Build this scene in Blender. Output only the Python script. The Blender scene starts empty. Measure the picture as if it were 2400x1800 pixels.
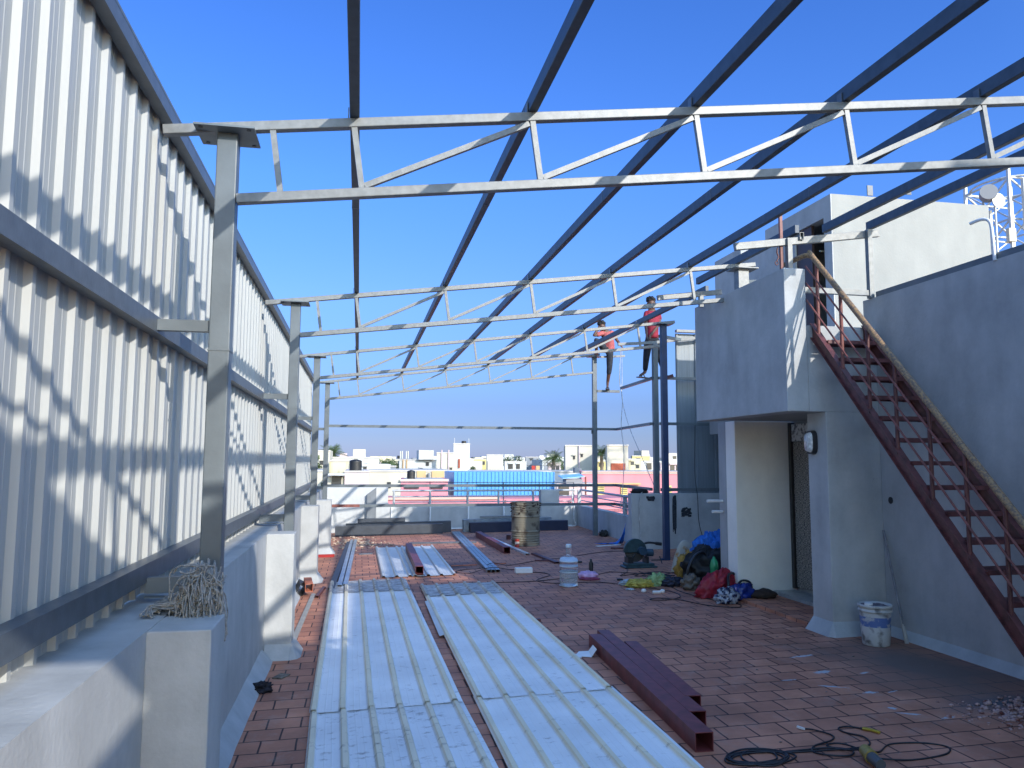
import bpy, math, random
from mathutils import Vector, Matrix, noise
R = math.radians
sc = bpy.context.scene
# ------------------------------------------------------------------ camera
cam = bpy.data.objects.new('camera', bpy.data.cameras.new('camera'))
sc.collection.objects.link(cam); sc.camera = cam
cam.location = (0, 0, 1.8)
YAW, PIT, ROLL = R(11.05593), R(5.60017), 0.004
fw = Vector((math.sin(YAW)*math.cos(PIT), math.cos(YAW)*math.cos(PIT), math.sin(PIT)))
r0 = Vector((math.cos(YAW), -math.sin(YAW), 0)); u0 = r0.cross(fw)
rr = r0*math.cos(ROLL)+u0*math.sin(ROLL); uu = -r0*math.sin(ROLL)+u0*math.cos(ROLL)
m = Matrix((rr, uu, -fw)).transposed().to_4x4(); m.translation = cam.location
cam.matrix_world = m
cam.data.sensor_width = 36; cam.data.lens = 36*1830/2400
cam.data.clip_start = .05; cam.data.clip_end = 3000
# ------------------------------------------------------------------ world, sun, exposure
SUN = Vector((-1, 2.1, -1)).normalized()          # the way the light travels
elev = math.asin(-SUN.z); az = math.atan2(-SUN.x, -SUN.y)
w = bpy.data.worlds.new('World'); sc.world = w; w.use_nodes = True
nt = w.node_tree; bg = nt.nodes['Background']
sky = nt.nodes.new('ShaderNodeTexSky'); sky.sky_type = 'NISHITA'; sky.sun_disc = False
sky.sun_elevation = elev; sky.sun_rotation = az; sky.air_density = 1.3; sky.dust_density = 0.25; sky.ozone_density = 4.0; sky.altitude = 10
hs = nt.nodes.new('ShaderNodeHueSaturation'); hs.inputs['Saturation'].default_value = 1.12; hs.inputs['Hue'].default_value = 0.505
# the photograph's air: deep blue overhead, pale lavender blue at the horizon
wtc = nt.nodes.new('ShaderNodeTexCoord'); wsx = nt.nodes.new('ShaderNodeSeparateXYZ'); nt.links.new(wtc.outputs['Generated'], wsx.inputs[0])
wrp = nt.nodes.new('ShaderNodeValToRGB'); we = wrp.color_ramp.elements
we[0].position = 0; we[0].color = (.19, .26, .72, 1); we[1].position = .55; we[1].color = (.30, .46, .80, 1)
for _p, _c in ((.03, (.17, .235, .58, 1)), (.07, (.18, .235, .52, 1)), (.12, (.245, .315, .60, 1)), (.2, (.33, .41, .70, 1)), (.34, (.34, .49, .82, 1))): we.new(_p).color = _c
# the half of the sky round the low sun is whiter and brighter
wdt = nt.nodes.new('ShaderNodeVectorMath'); wdt.operation = 'DOT_PRODUCT'; nt.links.new(wtc.outputs['Generated'], wdt.inputs[0]); wdt.inputs[1].default_value = tuple(-SUN)
wmr = nt.nodes.new('ShaderNodeMapRange'); wmr.interpolation_type = 'SMOOTHSTEP'; wmr.inputs['From Min'].default_value = -.15; wmr.inputs['From Max'].default_value = .85; nt.links.new(wdt.outputs['Value'], wmr.inputs['Value'])
wm2 = nt.nodes.new('ShaderNodeMix'); wm2.data_type = 'RGBA'; wm2.inputs['B'].default_value = (2.4, 2.15, 1.9, 1); nt.links.new(wmr.outputs[0], wm2.inputs['Factor'])
nt.links.new(wsx.outputs[2], wrp.inputs[0])
wmx = nt.nodes.new('ShaderNodeMix'); wmx.data_type = 'RGBA'; wmx.blend_type = 'MULTIPLY'; wmx.inputs['Factor'].default_value = 1
nt.links.new(sky.outputs[0], hs.inputs['Color']); nt.links.new(hs.outputs[0], wmx.inputs['A']); nt.links.new(wrp.outputs[0], wm2.inputs['A']); nt.links.new(wm2.outputs['Result'], wmx.inputs['B']); nt.links.new(wmx.outputs['Result'], bg.inputs[0])
bg.inputs[1].default_value = 0.15
sl = bpy.data.lights.new('sun', 'SUN'); sl.energy = 2.4; sl.angle = R(.5); sl.color = (1, .96, .89)
so = bpy.data.objects.new('sun', sl); sc.collection.objects.link(so)
so.rotation_euler = SUN.to_track_quat('-Z', 'Y').to_euler(); so.location = (6, -14, 12)
sc.view_settings.view_transform = 'Standard'; sc.view_settings.look = 'None'
sc.view_settings.exposure = 1.05; sc.view_settings.gamma = 1
rnd = random.Random(7)
# ------------------------------------------------------------------ materials
MATS = {}
def mat(name, col, rough=.6, metal=0, var=.12, scale=6., bump=0., bscale=40., col2=None, thr=None, world=False, streak=None, spec=.5, detail=5):
    if name in MATS: return MATS[name]
    mt = bpy.data.materials.new(name); mt.use_nodes = True; t = mt.node_tree; N = t.nodes.new; L = t.links.new
    p = t.nodes['Principled BSDF']; p.inputs['Roughness'].default_value = rough; p.inputs['Metallic'].default_value = metal
    p.inputs['Specular IOR Level'].default_value = spec
    if world: tc = N('ShaderNodeNewGeometry').outputs['Position']
    else: tc = N('ShaderNodeTexCoord').outputs['Object']
    src = tc
    if streak:
        mp = N('ShaderNodeMapping'); mp.inputs['Scale'].default_value = streak; L(tc, mp.inputs[0]); src = mp.outputs[0]
    nz = N('ShaderNodeTexNoise'); nz.inputs['Scale'].default_value = scale; nz.inputs['Detail'].default_value = detail; L(src, nz.inputs['Vector'])
    rmp = N('ShaderNodeValToRGB'); e = rmp.color_ramp.elements
    if col2 is None:
        a = [max(0, c*(1-var*1.6)) for c in col]; b = [min(1, c*(1+var)) for c in col]
        e[0].position, e[1].position = .3, .7
    else:
        a, b = col2, col; lo = thr if thr else .45
        e[0].position, e[1].position = lo-.06, lo+.06
    e[0].color = (*a, 1); e[1].color = (*b, 1)
    L(nz.outputs['Fac'], rmp.inputs[0]); L(rmp.outputs[0], p.inputs['Base Color'])
    if bump:
        n2 = N('ShaderNodeTexNoise'); n2.inputs['Scale'].default_value = bscale; n2.inputs['Detail'].default_value = 4; L(tc, n2.inputs['Vector'])
        bp = N('ShaderNodeBump'); bp.inputs['Strength'].default_value = bump; bp.inputs['Distance'].default_value = .01
        L(n2.outputs['Fac'], bp.inputs['Height']); L(bp.outputs[0], p.inputs['Normal'])
    MATS[name] = mt; return mt

def plaster(name, col, dirt=.45, crack=True):
    """painted cement plaster: cloudy tone, down-running streaks, trowel bump, a few hairline cracks"""
    mt = bpy.data.materials.new(name); mt.use_nodes = True; t = mt.node_tree; N = t.nodes.new; L = t.links.new
    p = t.nodes['Principled BSDF']; p.inputs['Roughness'].default_value = .85; p.inputs['Specular IOR Level'].default_value = .25
    g = N('ShaderNodeNewGeometry').outputs['Position']
    n1 = N('ShaderNodeTexNoise'); n1.inputs['Scale'].default_value = 1.5; n1.inputs['Detail'].default_value = 10; n1.inputs['Roughness'].default_value = .7; L(g, n1.inputs[0])
    mp = N('ShaderNodeMapping'); mp.inputs['Scale'].default_value = (5, 5, .9); L(g, mp.inputs[0])
    n2 = N('ShaderNodeTexNoise'); n2.inputs['Scale'].default_value = 1.; n2.inputs['Detail'].default_value = 6; L(mp.outputs[0], n2.inputs[0])
    ad = N('ShaderNodeMath'); ad.operation = 'MULTIPLY_ADD'; ad.inputs[1].default_value = .45; L(n2.outputs['Fac'], ad.inputs[0]); L(n1.outputs['Fac'], ad.inputs[2])
    r1 = N('ShaderNodeValToRGB'); e = r1.color_ramp.elements; e[0].position = .36; e[1].position = .62
    hf = N('ShaderNodeMath'); hf.operation = 'MULTIPLY'; hf.inputs[1].default_value = .69; L(ad.outputs[0], hf.inputs[0]); L(hf.outputs[0], r1.inputs[0])
    e[0].color = (*[c*(1-dirt*.42) for c in col], 1); e[1].color = (*[min(1, c*1.06) for c in col], 1)
    # small dark marks
    n3 = N('ShaderNodeTexNoise'); n3.inputs['Scale'].default_value = 7; n3.inputs['Detail'].default_value = 7; n3.inputs['Roughness'].default_value = .7; L(g, n3.inputs[0])
    r3 = N('ShaderNodeValToRGB'); r3.color_ramp.elements[0].position = .685; r3.color_ramp.elements[1].position = .74
    L(n3.outputs['Fac'], r3.inputs[0])
    mx = N('ShaderNodeMix'); mx.data_type = 'RGBA'; mx.inputs['B'].default_value = (*[c*.5 for c in col], 1)
    ml = N('ShaderNodeMath'); ml.operation = 'MULTIPLY'; ml.inputs[1].default_value = dirt; L(r3.outputs[0], ml.inputs[0])
    L(ml.outputs[0], mx.inputs['Factor']); L(r1.outputs[0], mx.inputs['A']); out = mx.outputs['Result']
    if crack:
        v = N('ShaderNodeTexVoronoi'); v.feature = 'DISTANCE_TO_EDGE'; v.inputs['Scale'].default_value = .9
        nd = N('ShaderNodeTexNoise'); nd.inputs['Scale'].default_value = 3; L(g, nd.inputs[0])
        va = N('ShaderNodeVectorMath'); va.operation = 'MULTIPLY_ADD'; va.inputs[1].default_value = (.35, .35, .35); L(nd.outputs['Color'], va.inputs[0]); L(g, va.inputs[2]); L(va.outputs[0], v.inputs[0])
        rc = N('ShaderNodeValToRGB'); rc.color_ramp.elements[0].position = .0; rc.color_ramp.elements[0].color = (.55,)*3+(1,); rc.color_ramp.elements[1].position = .004; rc.color_ramp.elements[1].color = (1, 1, 1, 1)
        L(v.outputs['Distance'], rc.inputs[0])
        m2 = N('ShaderNodeMix'); m2.data_type = 'RGBA'; m2.blend_type = 'MULTIPLY'; m2.inputs['Factor'].default_value = .5; L(out, m2.inputs['A']); L(rc.outputs[0], m2.inputs['B']); out = m2.outputs['Result']
    L(out, p.inputs['Base Color'])
    nb = N('ShaderNodeTexNoise'); nb.inputs['Scale'].default_value = 38; nb.inputs['Detail'].default_value = 5; L(g, nb.inputs[0])
    bp = N('ShaderNodeBump'); bp.inputs['Strength'].default_value = .35; bp.inputs['Distance'].default_value = .006
    L(nb.outputs['Fac'], bp.inputs['Height']); L(bp.outputs[0], p.inputs['Normal'])
    MATS[name] = mt; return mt

def tile_mat():
    mt = bpy.data.materials.new('terracotta_tiles'); mt.use_nodes = True; t = mt.node_tree; N = t.nodes.new; L = t.links.new
    p = t.nodes['Principled BSDF']
    g = N('ShaderNodeNewGeometry').outputs['Position']
    nd = N('ShaderNodeTexNoise'); nd.inputs['Scale'].default_value = 2.5; L(g, nd.inputs[0])
    va = N('ShaderNodeVectorMath'); va.operation = 'MULTIPLY_ADD'; va.inputs[1].default_value = (.02, .02, 0); L(nd.outputs['Color'], va.inputs[0]); L(g, va.inputs[2])
    br = N('ShaderNodeTexBrick'); br.offset = .5; br.inputs['Scale'].default_value = 1
    br.inputs['Brick Width'].default_value = .223; br.inputs['Row Height'].default_value = .217; br.inputs['Mortar Size'].default_value = .007
    br.inputs['Mortar Smooth'].default_value = .25; br.inputs['Bias'].default_value = -.1
    br.inputs['Color1'].default_value = (.56, .245, .145, 1); br.inputs['Color2'].default_value = (.40, .17, .105, 1); br.inputs['Mortar'].default_value = (.07, .035, .03, 1)
    L(va.outputs[0], br.inputs['Vector'])
    n1 = N('ShaderNodeTexNoise'); n1.inputs['Scale'].default_value = 1.6; n1.inputs['Detail'].default_value = 9; n1.inputs['Roughness'].default_value = .65; L(g, n1.inputs[0])
    r1 = N('ShaderNodeValToRGB'); r1.color_ramp.elements[0].position = .33; r1.color_ramp.elements[0].color = (.62, .6, .6, 1); r1.color_ramp.elements[1].position = .68; r1.color_ramp.elements[1].color = (1.18, 1.18, 1.2, 1); L(n1.outputs['Fac'], r1.inputs[0])
    m1 = N('ShaderNodeMix'); m1.data_type = 'RGBA'; m1.blend_type = 'MULTIPLY'; m1.inputs['Factor'].default_value = 1; L(br.outputs['Color'], m1.inputs['A']); L(r1.outputs[0], m1.inputs['B'])
    # pale cement dust
    n2 = N('ShaderNodeTexNoise'); n2.inputs['Scale'].default_value = 4.2; n2.inputs['Detail'].default_value = 10; n2.inputs['Roughness'].default_value = .75; L(g, n2.inputs[0])
    r2 = N('ShaderNodeValToRGB'); r2.color_ramp.elements[0].position = .52; r2.color_ramp.elements[0].color = (0, 0, 0, 1); r2.color_ramp.elements[1].position = .8; r2.color_ramp.elements[1].color = (.5, .5, .5, 1); L(n2.outputs['Fac'], r2.inputs[0])
    m2 = N('ShaderNodeMix'); m2.data_type = 'RGBA'; m2.inputs['B'].default_value = (.42, .34, .29, 1); L(r2.outputs[0], m2.inputs['Factor']); L(m1.outputs['Result'], m2.inputs['A'])
    out = m2.outputs['Result']
    def spot(cx, cy, rx, ry, rot, col, lo, hi, nscale, amt, out):
        mp = N('ShaderNodeMapping'); mp.vector_type = 'TEXTURE'; mp.inputs['Location'].default_value = (cx, cy, 0); mp.inputs['Rotation'].default_value = (0, 0, rot); mp.inputs['Scale'].default_value = (rx, ry, 1)
        L(g, mp.inputs[0])
        sx = N('ShaderNodeSeparateXYZ'); L(mp.outputs[0], sx.inputs[0]); cb = N('ShaderNodeCombineXYZ'); L(sx.outputs[0], cb.inputs[0]); L(sx.outputs[1], cb.inputs[1])
        ln = N('ShaderNodeVectorMath'); ln.operation = 'LENGTH'; L(cb.outputs[0], ln.inputs[0])
        nn = N('ShaderNodeTexNoise'); nn.inputs['Scale'].default_value = nscale; nn.inputs['Detail'].default_value = 6; L(g, nn.inputs[0])
        a = N('ShaderNodeMath'); a.operation = 'MULTIPLY_ADD'; a.inputs[1].default_value = amt; L(nn.outputs['Fac'], a.inputs[0]); L(ln.outputs['Value'], a.inputs[2])
        mr = N('ShaderNodeMapRange'); mr.inputs['From Min'].default_value = hi; mr.inputs['From Max'].default_value = lo; L(a.outputs[0], mr.inputs['Value'])
        mx = N('ShaderNodeMix'); mx.data_type = 'RGBA'; mx.inputs['B'].default_value = (*col, 1)
        L(mr.outputs[0], mx.inputs['Factor']); L(out, mx.inputs['A']); return mx.outputs['Result']
    out = spot(4.7, 5.9, .75, 1.1, .0, (.17, .12, .10), .75, 1.9, 2.2, 1.0, out)          # damp dirty patch by the bucket
    out = spot(4.55, 5.0, .55, .25, .1, (.12, .115, .12), .6, 1.5, 3, 1.0, out)
    out = spot(1.6, 13.2, .8, .5, 0, (.07, .045, .035), .6, 1.6, 4, 1.0, out)
    for cx, cy, rx, ry, ro in ((3.78, 6.0, .16, .07, .2), (3.62, 5.62, .2, .035, -.6), (3.8, 5.42, .1, .05, 0), (3.98, 5.4, .1, .02, .3), (3.72, 5.06, .05, .06, .5), (3.75, 4.93, .16, .03, -.5), (3.9, 6.5, .2, .05, .2), (3.95, 4.8, .1, .03, .1), (3.4, 5.86, .1, .02, 0), (4.1, 5.9, .1, .03, .4)):
        out = spot(cx, cy, rx, ry, ro, (.42, .43, .45), .95, 1.25, 26, 1.3, out)
    L(out, p.inputs['Base Color'])
    rr_ = N('ShaderNodeMapRange'); rr_.inputs['To Min'].default_value = .5; rr_.inputs['To Max'].default_value = .85; L(n1.outputs['Fac'], rr_.inputs['Value']); L(rr_.outputs[0], p.inputs['Roughness'])
    p.inputs['Specular IOR Level'].default_value = .3
    ml = N('ShaderNodeMath'); ml.operation = 'MULTIPLY'; ml.inputs[1].default_value = -1; L(br.outputs['Fac'], ml.inputs[0])
    nb = N('ShaderNodeTexNoise'); nb.inputs['Scale'].default_value = 30; L(g, nb.inputs[0])
    ad = N('ShaderNodeMath'); ad.operation = 'MULTIPLY_ADD'; ad.inputs[1].default_value = .3; L(nb.outputs['Fac'], ad.inputs[0]); L(ml.outputs[0], ad.inputs[2])
    bp = N('ShaderNodeBump'); bp.inputs['Strength'].default_value = .5; bp.inputs['Distance'].default_value = .006; L(ad.outputs[0], bp.inputs['Height']); L(bp.outputs[0], p.inputs['Normal'])
    MATS['tile'] = mt; return mt

def sheet_mat(name, pan, rib, dirt, dirtamt, gloss=.4):
    """coated roofing sheet; ribs (object z above the pan) carry cream film remains, the pan is smeared with dirt"""
    mt = bpy.data.materials.new(name); mt.use_nodes = True; t = mt.node_tree; N = t.nodes.new; L = t.links.new
    p = t.nodes['Principled BSDF']; p.inputs['Roughness'].default_value = gloss; p.inputs['Specular IOR Level'].default_value = .35
    tc = N('ShaderNodeTexCoord').outputs['Object']; sx = N('ShaderNodeSeparateXYZ'); L(tc, sx.inputs[0])
    n0 = N('ShaderNodeTexNoise'); n0.inputs['Scale'].default_value = 5; n0.inputs['Detail'].default_value = 6; L(tc, n0.inputs[0])
    ma = N('ShaderNodeMath'); ma.operation = 'MULTIPLY_ADD'; ma.inputs[1].default_value = .012; L(n0.outputs['Fac'], ma.inputs[0]); L(sx.outputs[2], ma.inputs[2])
    mr = N('ShaderNodeMapRange'); mr.inputs['From Min'].default_value = .012; mr.inputs['From Max'].default_value = .024; L(ma.outputs[0], mr.inputs['Value'])
    mx = N('ShaderNodeMix'); mx.data_type = 'RGBA'; mx.inputs['A'].default_value = (*pan, 1); mx.inputs['B'].default_value = (*rib, 1); L(mr.outputs[0], mx.inputs['Factor'])
    mp = N('ShaderNodeMapping'); mp.inputs['Scale'].default_value = (3.2, 5.5, 1); L(tc, mp.inputs[0])
    n1 = N('ShaderNodeTexNoise'); n1.inputs['Scale'].default_value = 2.4; n1.inputs['Detail'].default_value = 11; n1.inputs['Roughness'].default_value = .72; L(mp.outputs[0], n1.inputs[0])
    r1 = N('ShaderNodeValToRGB'); r1.color_ramp.elements[0].position = .64-dirtamt*.2; r1.color_ramp.elements[0].color = (0, 0, 0, 1); r1.color_ramp.elements[1].position = .76-dirtamt*.12; r1.color_ramp.elements[1].color = (.85, .85, .85, 1); L(n1.outputs['Fac'], r1.inputs[0])
    m2 = N('ShaderNodeMix'); m2.data_type = 'RGBA'; m2.inputs['B'].default_value = (*dirt, 1); L(r1.outputs[0], m2.inputs['Factor']); L(mx.outputs['Result'], m2.inputs['A'])
    n3 = N('ShaderNodeTexNoise'); n3.inputs['Scale'].default_value = 1.5; n3.inputs['Detail'].default_value = 8; L(tc, n3.inputs[0])
    r3 = N('ShaderNodeValToRGB'); r3.color_ramp.elements[0].position = .3; r3.color_ramp.elements[0].color = (.82, .82, .82, 1); r3.color_ramp.elements[1].position = .6; L(n3.outputs['Fac'], r3.inputs[0])
    m3 = N('ShaderNodeMix'); m3.data_type = 'RGBA'; m3.blend_type = 'MULTIPLY'; m3.inputs['Factor'].default_value = 1; L(m2.outputs['Result'], m3.inputs['A']); L(r3.outputs[0], m3.inputs['B'])
    L(m3.outputs['Result'], p.inputs['Base Color']); MATS[name] = mt; return mt

WALL = plaster('grey_plaster', (.445, .45, .44), .6, False)
WALLW = plaster('white_plaster', (.30, .302, .285), .25, False)
WALLC = plaster('corner_plaster', (.52, .525, .51), .3, False)
CREAM = plaster('cream_plaster', (.92, .88, .78), .18, False)
TILE = tile_mat()
STEEL = mat('primed_steel', (.12, .14, .15), .42, .0, .14, 5, .06, 60)
RAIL = mat('fence_rail_steel', (.085, .10, .115), .4, .0, .12, 14, .06, 60)
GALV = mat('galvanised_steel', (.185, .19, .185), .45, .1, .13, 22, .05, 70, detail=8)
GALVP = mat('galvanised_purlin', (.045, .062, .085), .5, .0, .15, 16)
RUST = mat('red_oxide_steel', (.20, .065, .05), .55, 0, .25, 12, .1, 50)
RUSTD = mat('dark_red_oxide', (.115, .035, .032), .5, 0, .3, 14, .1, 50)
DARKST = mat('dark_steel', (.10, .115, .135), .4, 0, .2, 8)
CLAD = mat('white_cladding', (.40, .405, .385), .45, 0, .04, 3, streak=(8, 8, .3))
CLADD = mat('grey_cladding', (.20, .225, .24), .4, 0, .08, 3, streak=(8, 8, .3))
WORN = mat('worn_yellow_pipe', (.33, .20, .085), .5, 0, .1, 55, .15, 50, col2=(.15, .10, .065), thr=.50, detail=10)
BLACK = mat('black_plastic', (.018, .018, .02), .45, 0, .2, 10)
CABLE = mat('black_cable', (.012, .012, .016), .5, 0, .1, 10)
WHITEP = mat('white_plastic', (.75, .75, .74), .4, 0, .05, 10)
SKIN = mat('skin', (.10, .045, .028), .5, 0, .1, 10)
HAIR = mat('hair', (.008, .007, .007), .7, 0, .3, 60, .6, 90)
def fz(x, y=0): return .018*(x+.7)
# ------------------------------------------------------------------ mesh builder
col = sc.collection
class MB:
    def __init__(s): s.v = []; s.f = []; s.sm = []
    def add(s, vs, fs, smooth=False):
        b = len(s.v); s.v += [tuple(v) for v in vs]
        for f in fs: s.f.append(tuple(b+i for i in f)); s.sm.append(smooth)
        return s
    def box(s, x0, x1, y0, y1, z0, z1):
        v = [(x, y, z) for z in (z0, z1) for y in (y0, y1) for x in (x0, x1)]
        return s.add(v, [(0, 2, 3, 1), (4, 5, 7, 6), (0, 1, 5, 4), (2, 6, 7, 3), (0, 4, 6, 2), (1, 3, 7, 5)])
    def prism(s, poly, a, h):
        """poly: 3-D ring, extruded by vector a*h"""
        n = len(poly); a = Vector(a)*h; q = [Vector(p) for p in poly]
        vs = q+[p+a for p in q]
        fs = [tuple(range(n-1, -1, -1)), tuple(range(n, 2*n))]+[(i, (i+1) % n, n+(i+1) % n, n+i) for i in range(n)]
        return s.add(vs, fs)
    def frame(s, p, q, up=(0, 0, 1)):
        p, q = Vector(p), Vector(q); d = (q-p).normalized(); up = Vector(up)
        if abs(d.dot(up)) > .98: up = Vector((0, 1, 0))
        a = d.cross(up).normalized(); b = a.cross(d).normalized(); return p, q, a, b
    def bar(s, p, q, w, h, up=(0, 0, 1)):
        p, q, a, b = s.frame(p, q, up); a *= w/2; b *= h/2
        vs = [c+i*a+j*b for c in (p, q) for i, j in ((-1, -1), (1, -1), (1, 1), (-1, 1))]
        return s.add(vs, [(0, 1, 2, 3), (7, 6, 5, 4)]+[(i, i+4, (i+1) % 4+4, (i+1) % 4) for i in range(4)])
    def hollow(s, p, q, w, h, t=.004, up=(0, 0, 1)):
        p, q, a, b = s.frame(p, q, up); vs = []
        for c in (p, q):
            for ww, hh in ((w/2, h/2), (w/2-t, h/2-t)):
                vs += [c+i*a*ww+j*b*hh for i, j in ((-1, -1), (1, -1), (1, 1), (-1, 1))]
        fs = []
        for i in range(4):
            j = (i+1) % 4
            fs += [(i, i+8, j+8, j), (i+4, j+4, j+12, i+12), (i, j, j+4, i+4), (i+8, i+12, j+12, j+8)]
        return s.add(vs, fs)
    def cyl(s, p, q, r, r2=None, n=12, cap=True, smooth=True):
        p, q, a, b = s.frame(p, q); r2 = r if r2 is None else r2
        vs = [c+(a*math.cos(k*2*math.pi/n)+b*math.sin(k*2*math.pi/n))*rad for c, rad in ((p, r), (q, r2)) for k in range(n)]
        s.add(vs, [(k, (k+1) % n, n+(k+1) % n, n+k) for k in range(n)], smooth)
        if cap: s.add(vs, [tuple(range(n-1, -1, -1)), tuple(range(n, 2*n))])
        return s
    def lathe(s, c, prof, n=24, smooth=True):
        c = Vector(c); vs = [c+Vector((r*math.cos(k*2*math.pi/n), r*math.sin(k*2*math.pi/n), z)) for r, z in prof for k in range(n)]
        fs = [(i*n+k, i*n+(k+1) % n, (i+1)*n+(k+1) % n, (i+1)*n+k) for i in range(len(prof)-1) for k in range(n)]
        s.add(vs, fs, smooth)
        for i in (0, len(prof)-1):
            if prof[i][0] > 1e-4: s.add([vs[i*n+k] for k in range(n)], [tuple(range(n))])
        return s
    def tube(s, pts, r, n=6, sub=6):
        P = [Vector(p) for p in pts]; Q = []
        for i in range(len(P)-1):
            p0, p1, p2, p3 = P[max(i-1, 0)], P[i], P[i+1], P[min(i+2, len(P)-1)]
            for k in range(sub):
                t = k/sub; Q.append(.5*((2*p1)+(p2-p0)*t+(2*p0-5*p1+4*p2-p3)*t*t+(3*p1-p0-3*p2+p3)*t**3))
        Q.append(P[-1]); vs = []; a = None
        for i, c in enumerate(Q):
            d = (Q[min(i+1, len(Q)-1)]-Q[max(i-1, 0)])
            d = d.normalized() if d.length > 1e-6 else Vector((1, 0, 0))
            if a is None: a = d.orthogonal().normalized()
            a = (a-d*a.dot(d)); a = a.normalized() if a.length > 1e-5 else d.orthogonal().normalized()
            b = d.cross(a); vs += [c+(a*math.cos(k*2*math.pi/n)+b*math.sin(k*2*math.pi/n))*r for k in range(n)]
        fs = [(i*n+k, i*n+(k+1) % n, (i+1)*n+(k+1) % n, (i+1)*n+k) for i in range(len(Q)-1) for k in range(n)]
        s.add(vs, fs, True); s.add(vs[:n], [tuple(range(n))]); s.add(vs[-n:], [tuple(range(n))]); return s
    def blob(s, c, size, seed=0, amp=.35, fr=2., flat=True, n=24, crease=.12):
        c = Vector(c); vs = []; k = n; 
        for i in range(k//2+1):
            th = math.pi*i/(k//2)
            for j in range(k):
                ph = 2*math.pi*j/k; d = Vector((math.sin(th)*math.cos(ph), math.sin(th)*math.sin(ph), math.cos(th)))
                q = 1+amp*noise.noise(d*fr+Vector((seed*7.3, 0, 0)))+crease*(.3-abs(noise.noise(d*fr*2.3+Vector((0, seed*3.1, 0))))*2)+crease*.35*(.3-abs(noise.noise(d*fr*5.3+Vector((5, seed*2.1, 0))))*2)
                v = Vector((d.x*size[0]*q, d.y*size[1]*q, d.z*size[2]*q))
                if flat: v.z = max(v.z, -size[2]*.55)
                vs.append(c+v+Vector((0, 0, size[2]*.55 if flat else 0)))
        fs = [(i*k+j, (i+1)*k+j, (i+1)*k+(j+1) % k, i*k+(j+1) % k) for i in range(k//2) for j in range(k)]
        return s.add(vs, fs, True)
    def build(s, name, m, parent=None, org=None, bevel=0):
        me = bpy.data.meshes.new(name)
        o = bpy.data.objects.new(name, me); col.objects.link(o)
        if parent is not None: org = Vector(parent['_o']); o.parent = parent; o.location = (0, 0, 0)
        elif org is None:
            xs = [v[0] for v in s.v]; ys = [v[1] for v in s.v]; zs = [v[2] for v in s.v]
            org = Vector(((min(xs)+max(xs))/2, (min(ys)+max(ys))/2, min(zs))); o.location = org
        else: org = Vector(org); o.location = org
        me.from_pydata([(v[0]-org[0], v[1]-org[1], v[2]-org[2]) for v in s.v], [], s.f)
        me.polygons.foreach_set('use_smooth', s.sm); me.materials.append(m)
        bm_fix(me)
        o['_o'] = tuple(org)
        if bevel:
            b = o.modifiers.new('bevel', 'BEVEL'); b.width = bevel; b.segments = 2; b.limit_method = 'ANGLE'
        return o
import bmesh
def bm_fix(me):
    bm = bmesh.new(); bm.from_mesh(me); bmesh.ops.recalc_face_normals(bm, faces=bm.faces); bm.to_mesh(me); bm.free()
def tag(o, label, cat, group=None, kind=None):
    if label: o['label'] = label
    if cat: o['category'] = cat
    if group: o['group'] = group
    if kind: o['kind'] = kind
    return o
def thing(name, label, cat, loc, group=None):
    o = bpy.data.objects.new(name, None); col.objects.link(o); o.location = loc; o['_o'] = tuple(loc); o.empty_display_size = .1
    return tag(o, label, cat, group)
def struct(name, mb, m): o = mb.build(name, m, org=(0, 0, 0)); o['kind'] = 'structure'; return o
# trapezoidal rib profile over one pitch: (u, h)
def profile(width, pitch=.2, depth=.03):
    P = [(0, 0)]; n = int((width-.06)/pitch+.01)
    for i in range(n+1):
        c = .03+i*pitch
        P += [(c-.03, 0), (c-.014, depth), (c+.014, depth), (c+.03, 0)]
        if i < n:
            for q in ((.4, .62) if pitch < .3 else (.3, .43, .57, .7)):
                mcen = c+q*pitch; P += [(mcen-.006, 0), (mcen-.003, .0016), (mcen+.003, .0016), (mcen+.006, 0)]
    if width > c+.031: P.append((width, 0))
    return P[1:]
def sheet(mb, o, a, l, n, width, pitch=.2, depth=.03, seg=1, th=.0012):
    o, a, l, n = Vector(o), Vector(a), Vector(l), Vector(n); P = profile(width, pitch, depth); k = len(P)
    for side in (0, 1):
        vs = [o+l*(j/seg)+a*u+n*(h-side*th) for j in range(seg+1) for u, h in P]
        mb.add(vs, [(j*k+i, j*k+i+1, (j+1)*k+i+1, (j+1)*k+i) for j in range(seg) for i in range(k-1)])
    return mb
# ================================================================== SETTING
struct('ground', MB().box(-900, 1500, -300, 2500, -12.3, -12), mat('town_ground', (.36, .32, .27), .9, 0, .3, .05))
fl = MB(); fl.add([(-.9, -8, fz(-.9)), (11, -8, fz(11)), (11, 20.6, fz(11)), (-.9, 20.6, fz(-.9))], [(0, 1, 2, 3)])
struct('terrace_floor', fl, TILE)
# own building under the terrace
t = thing('apartment_building', 'grey plastered building whose tiled roof terrace fills the foreground', 'building', (2, 6, -12))
MB().box(-1.2, 12, -8, 20.2, -12, -.25).build('wall', WALL, t)
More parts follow.
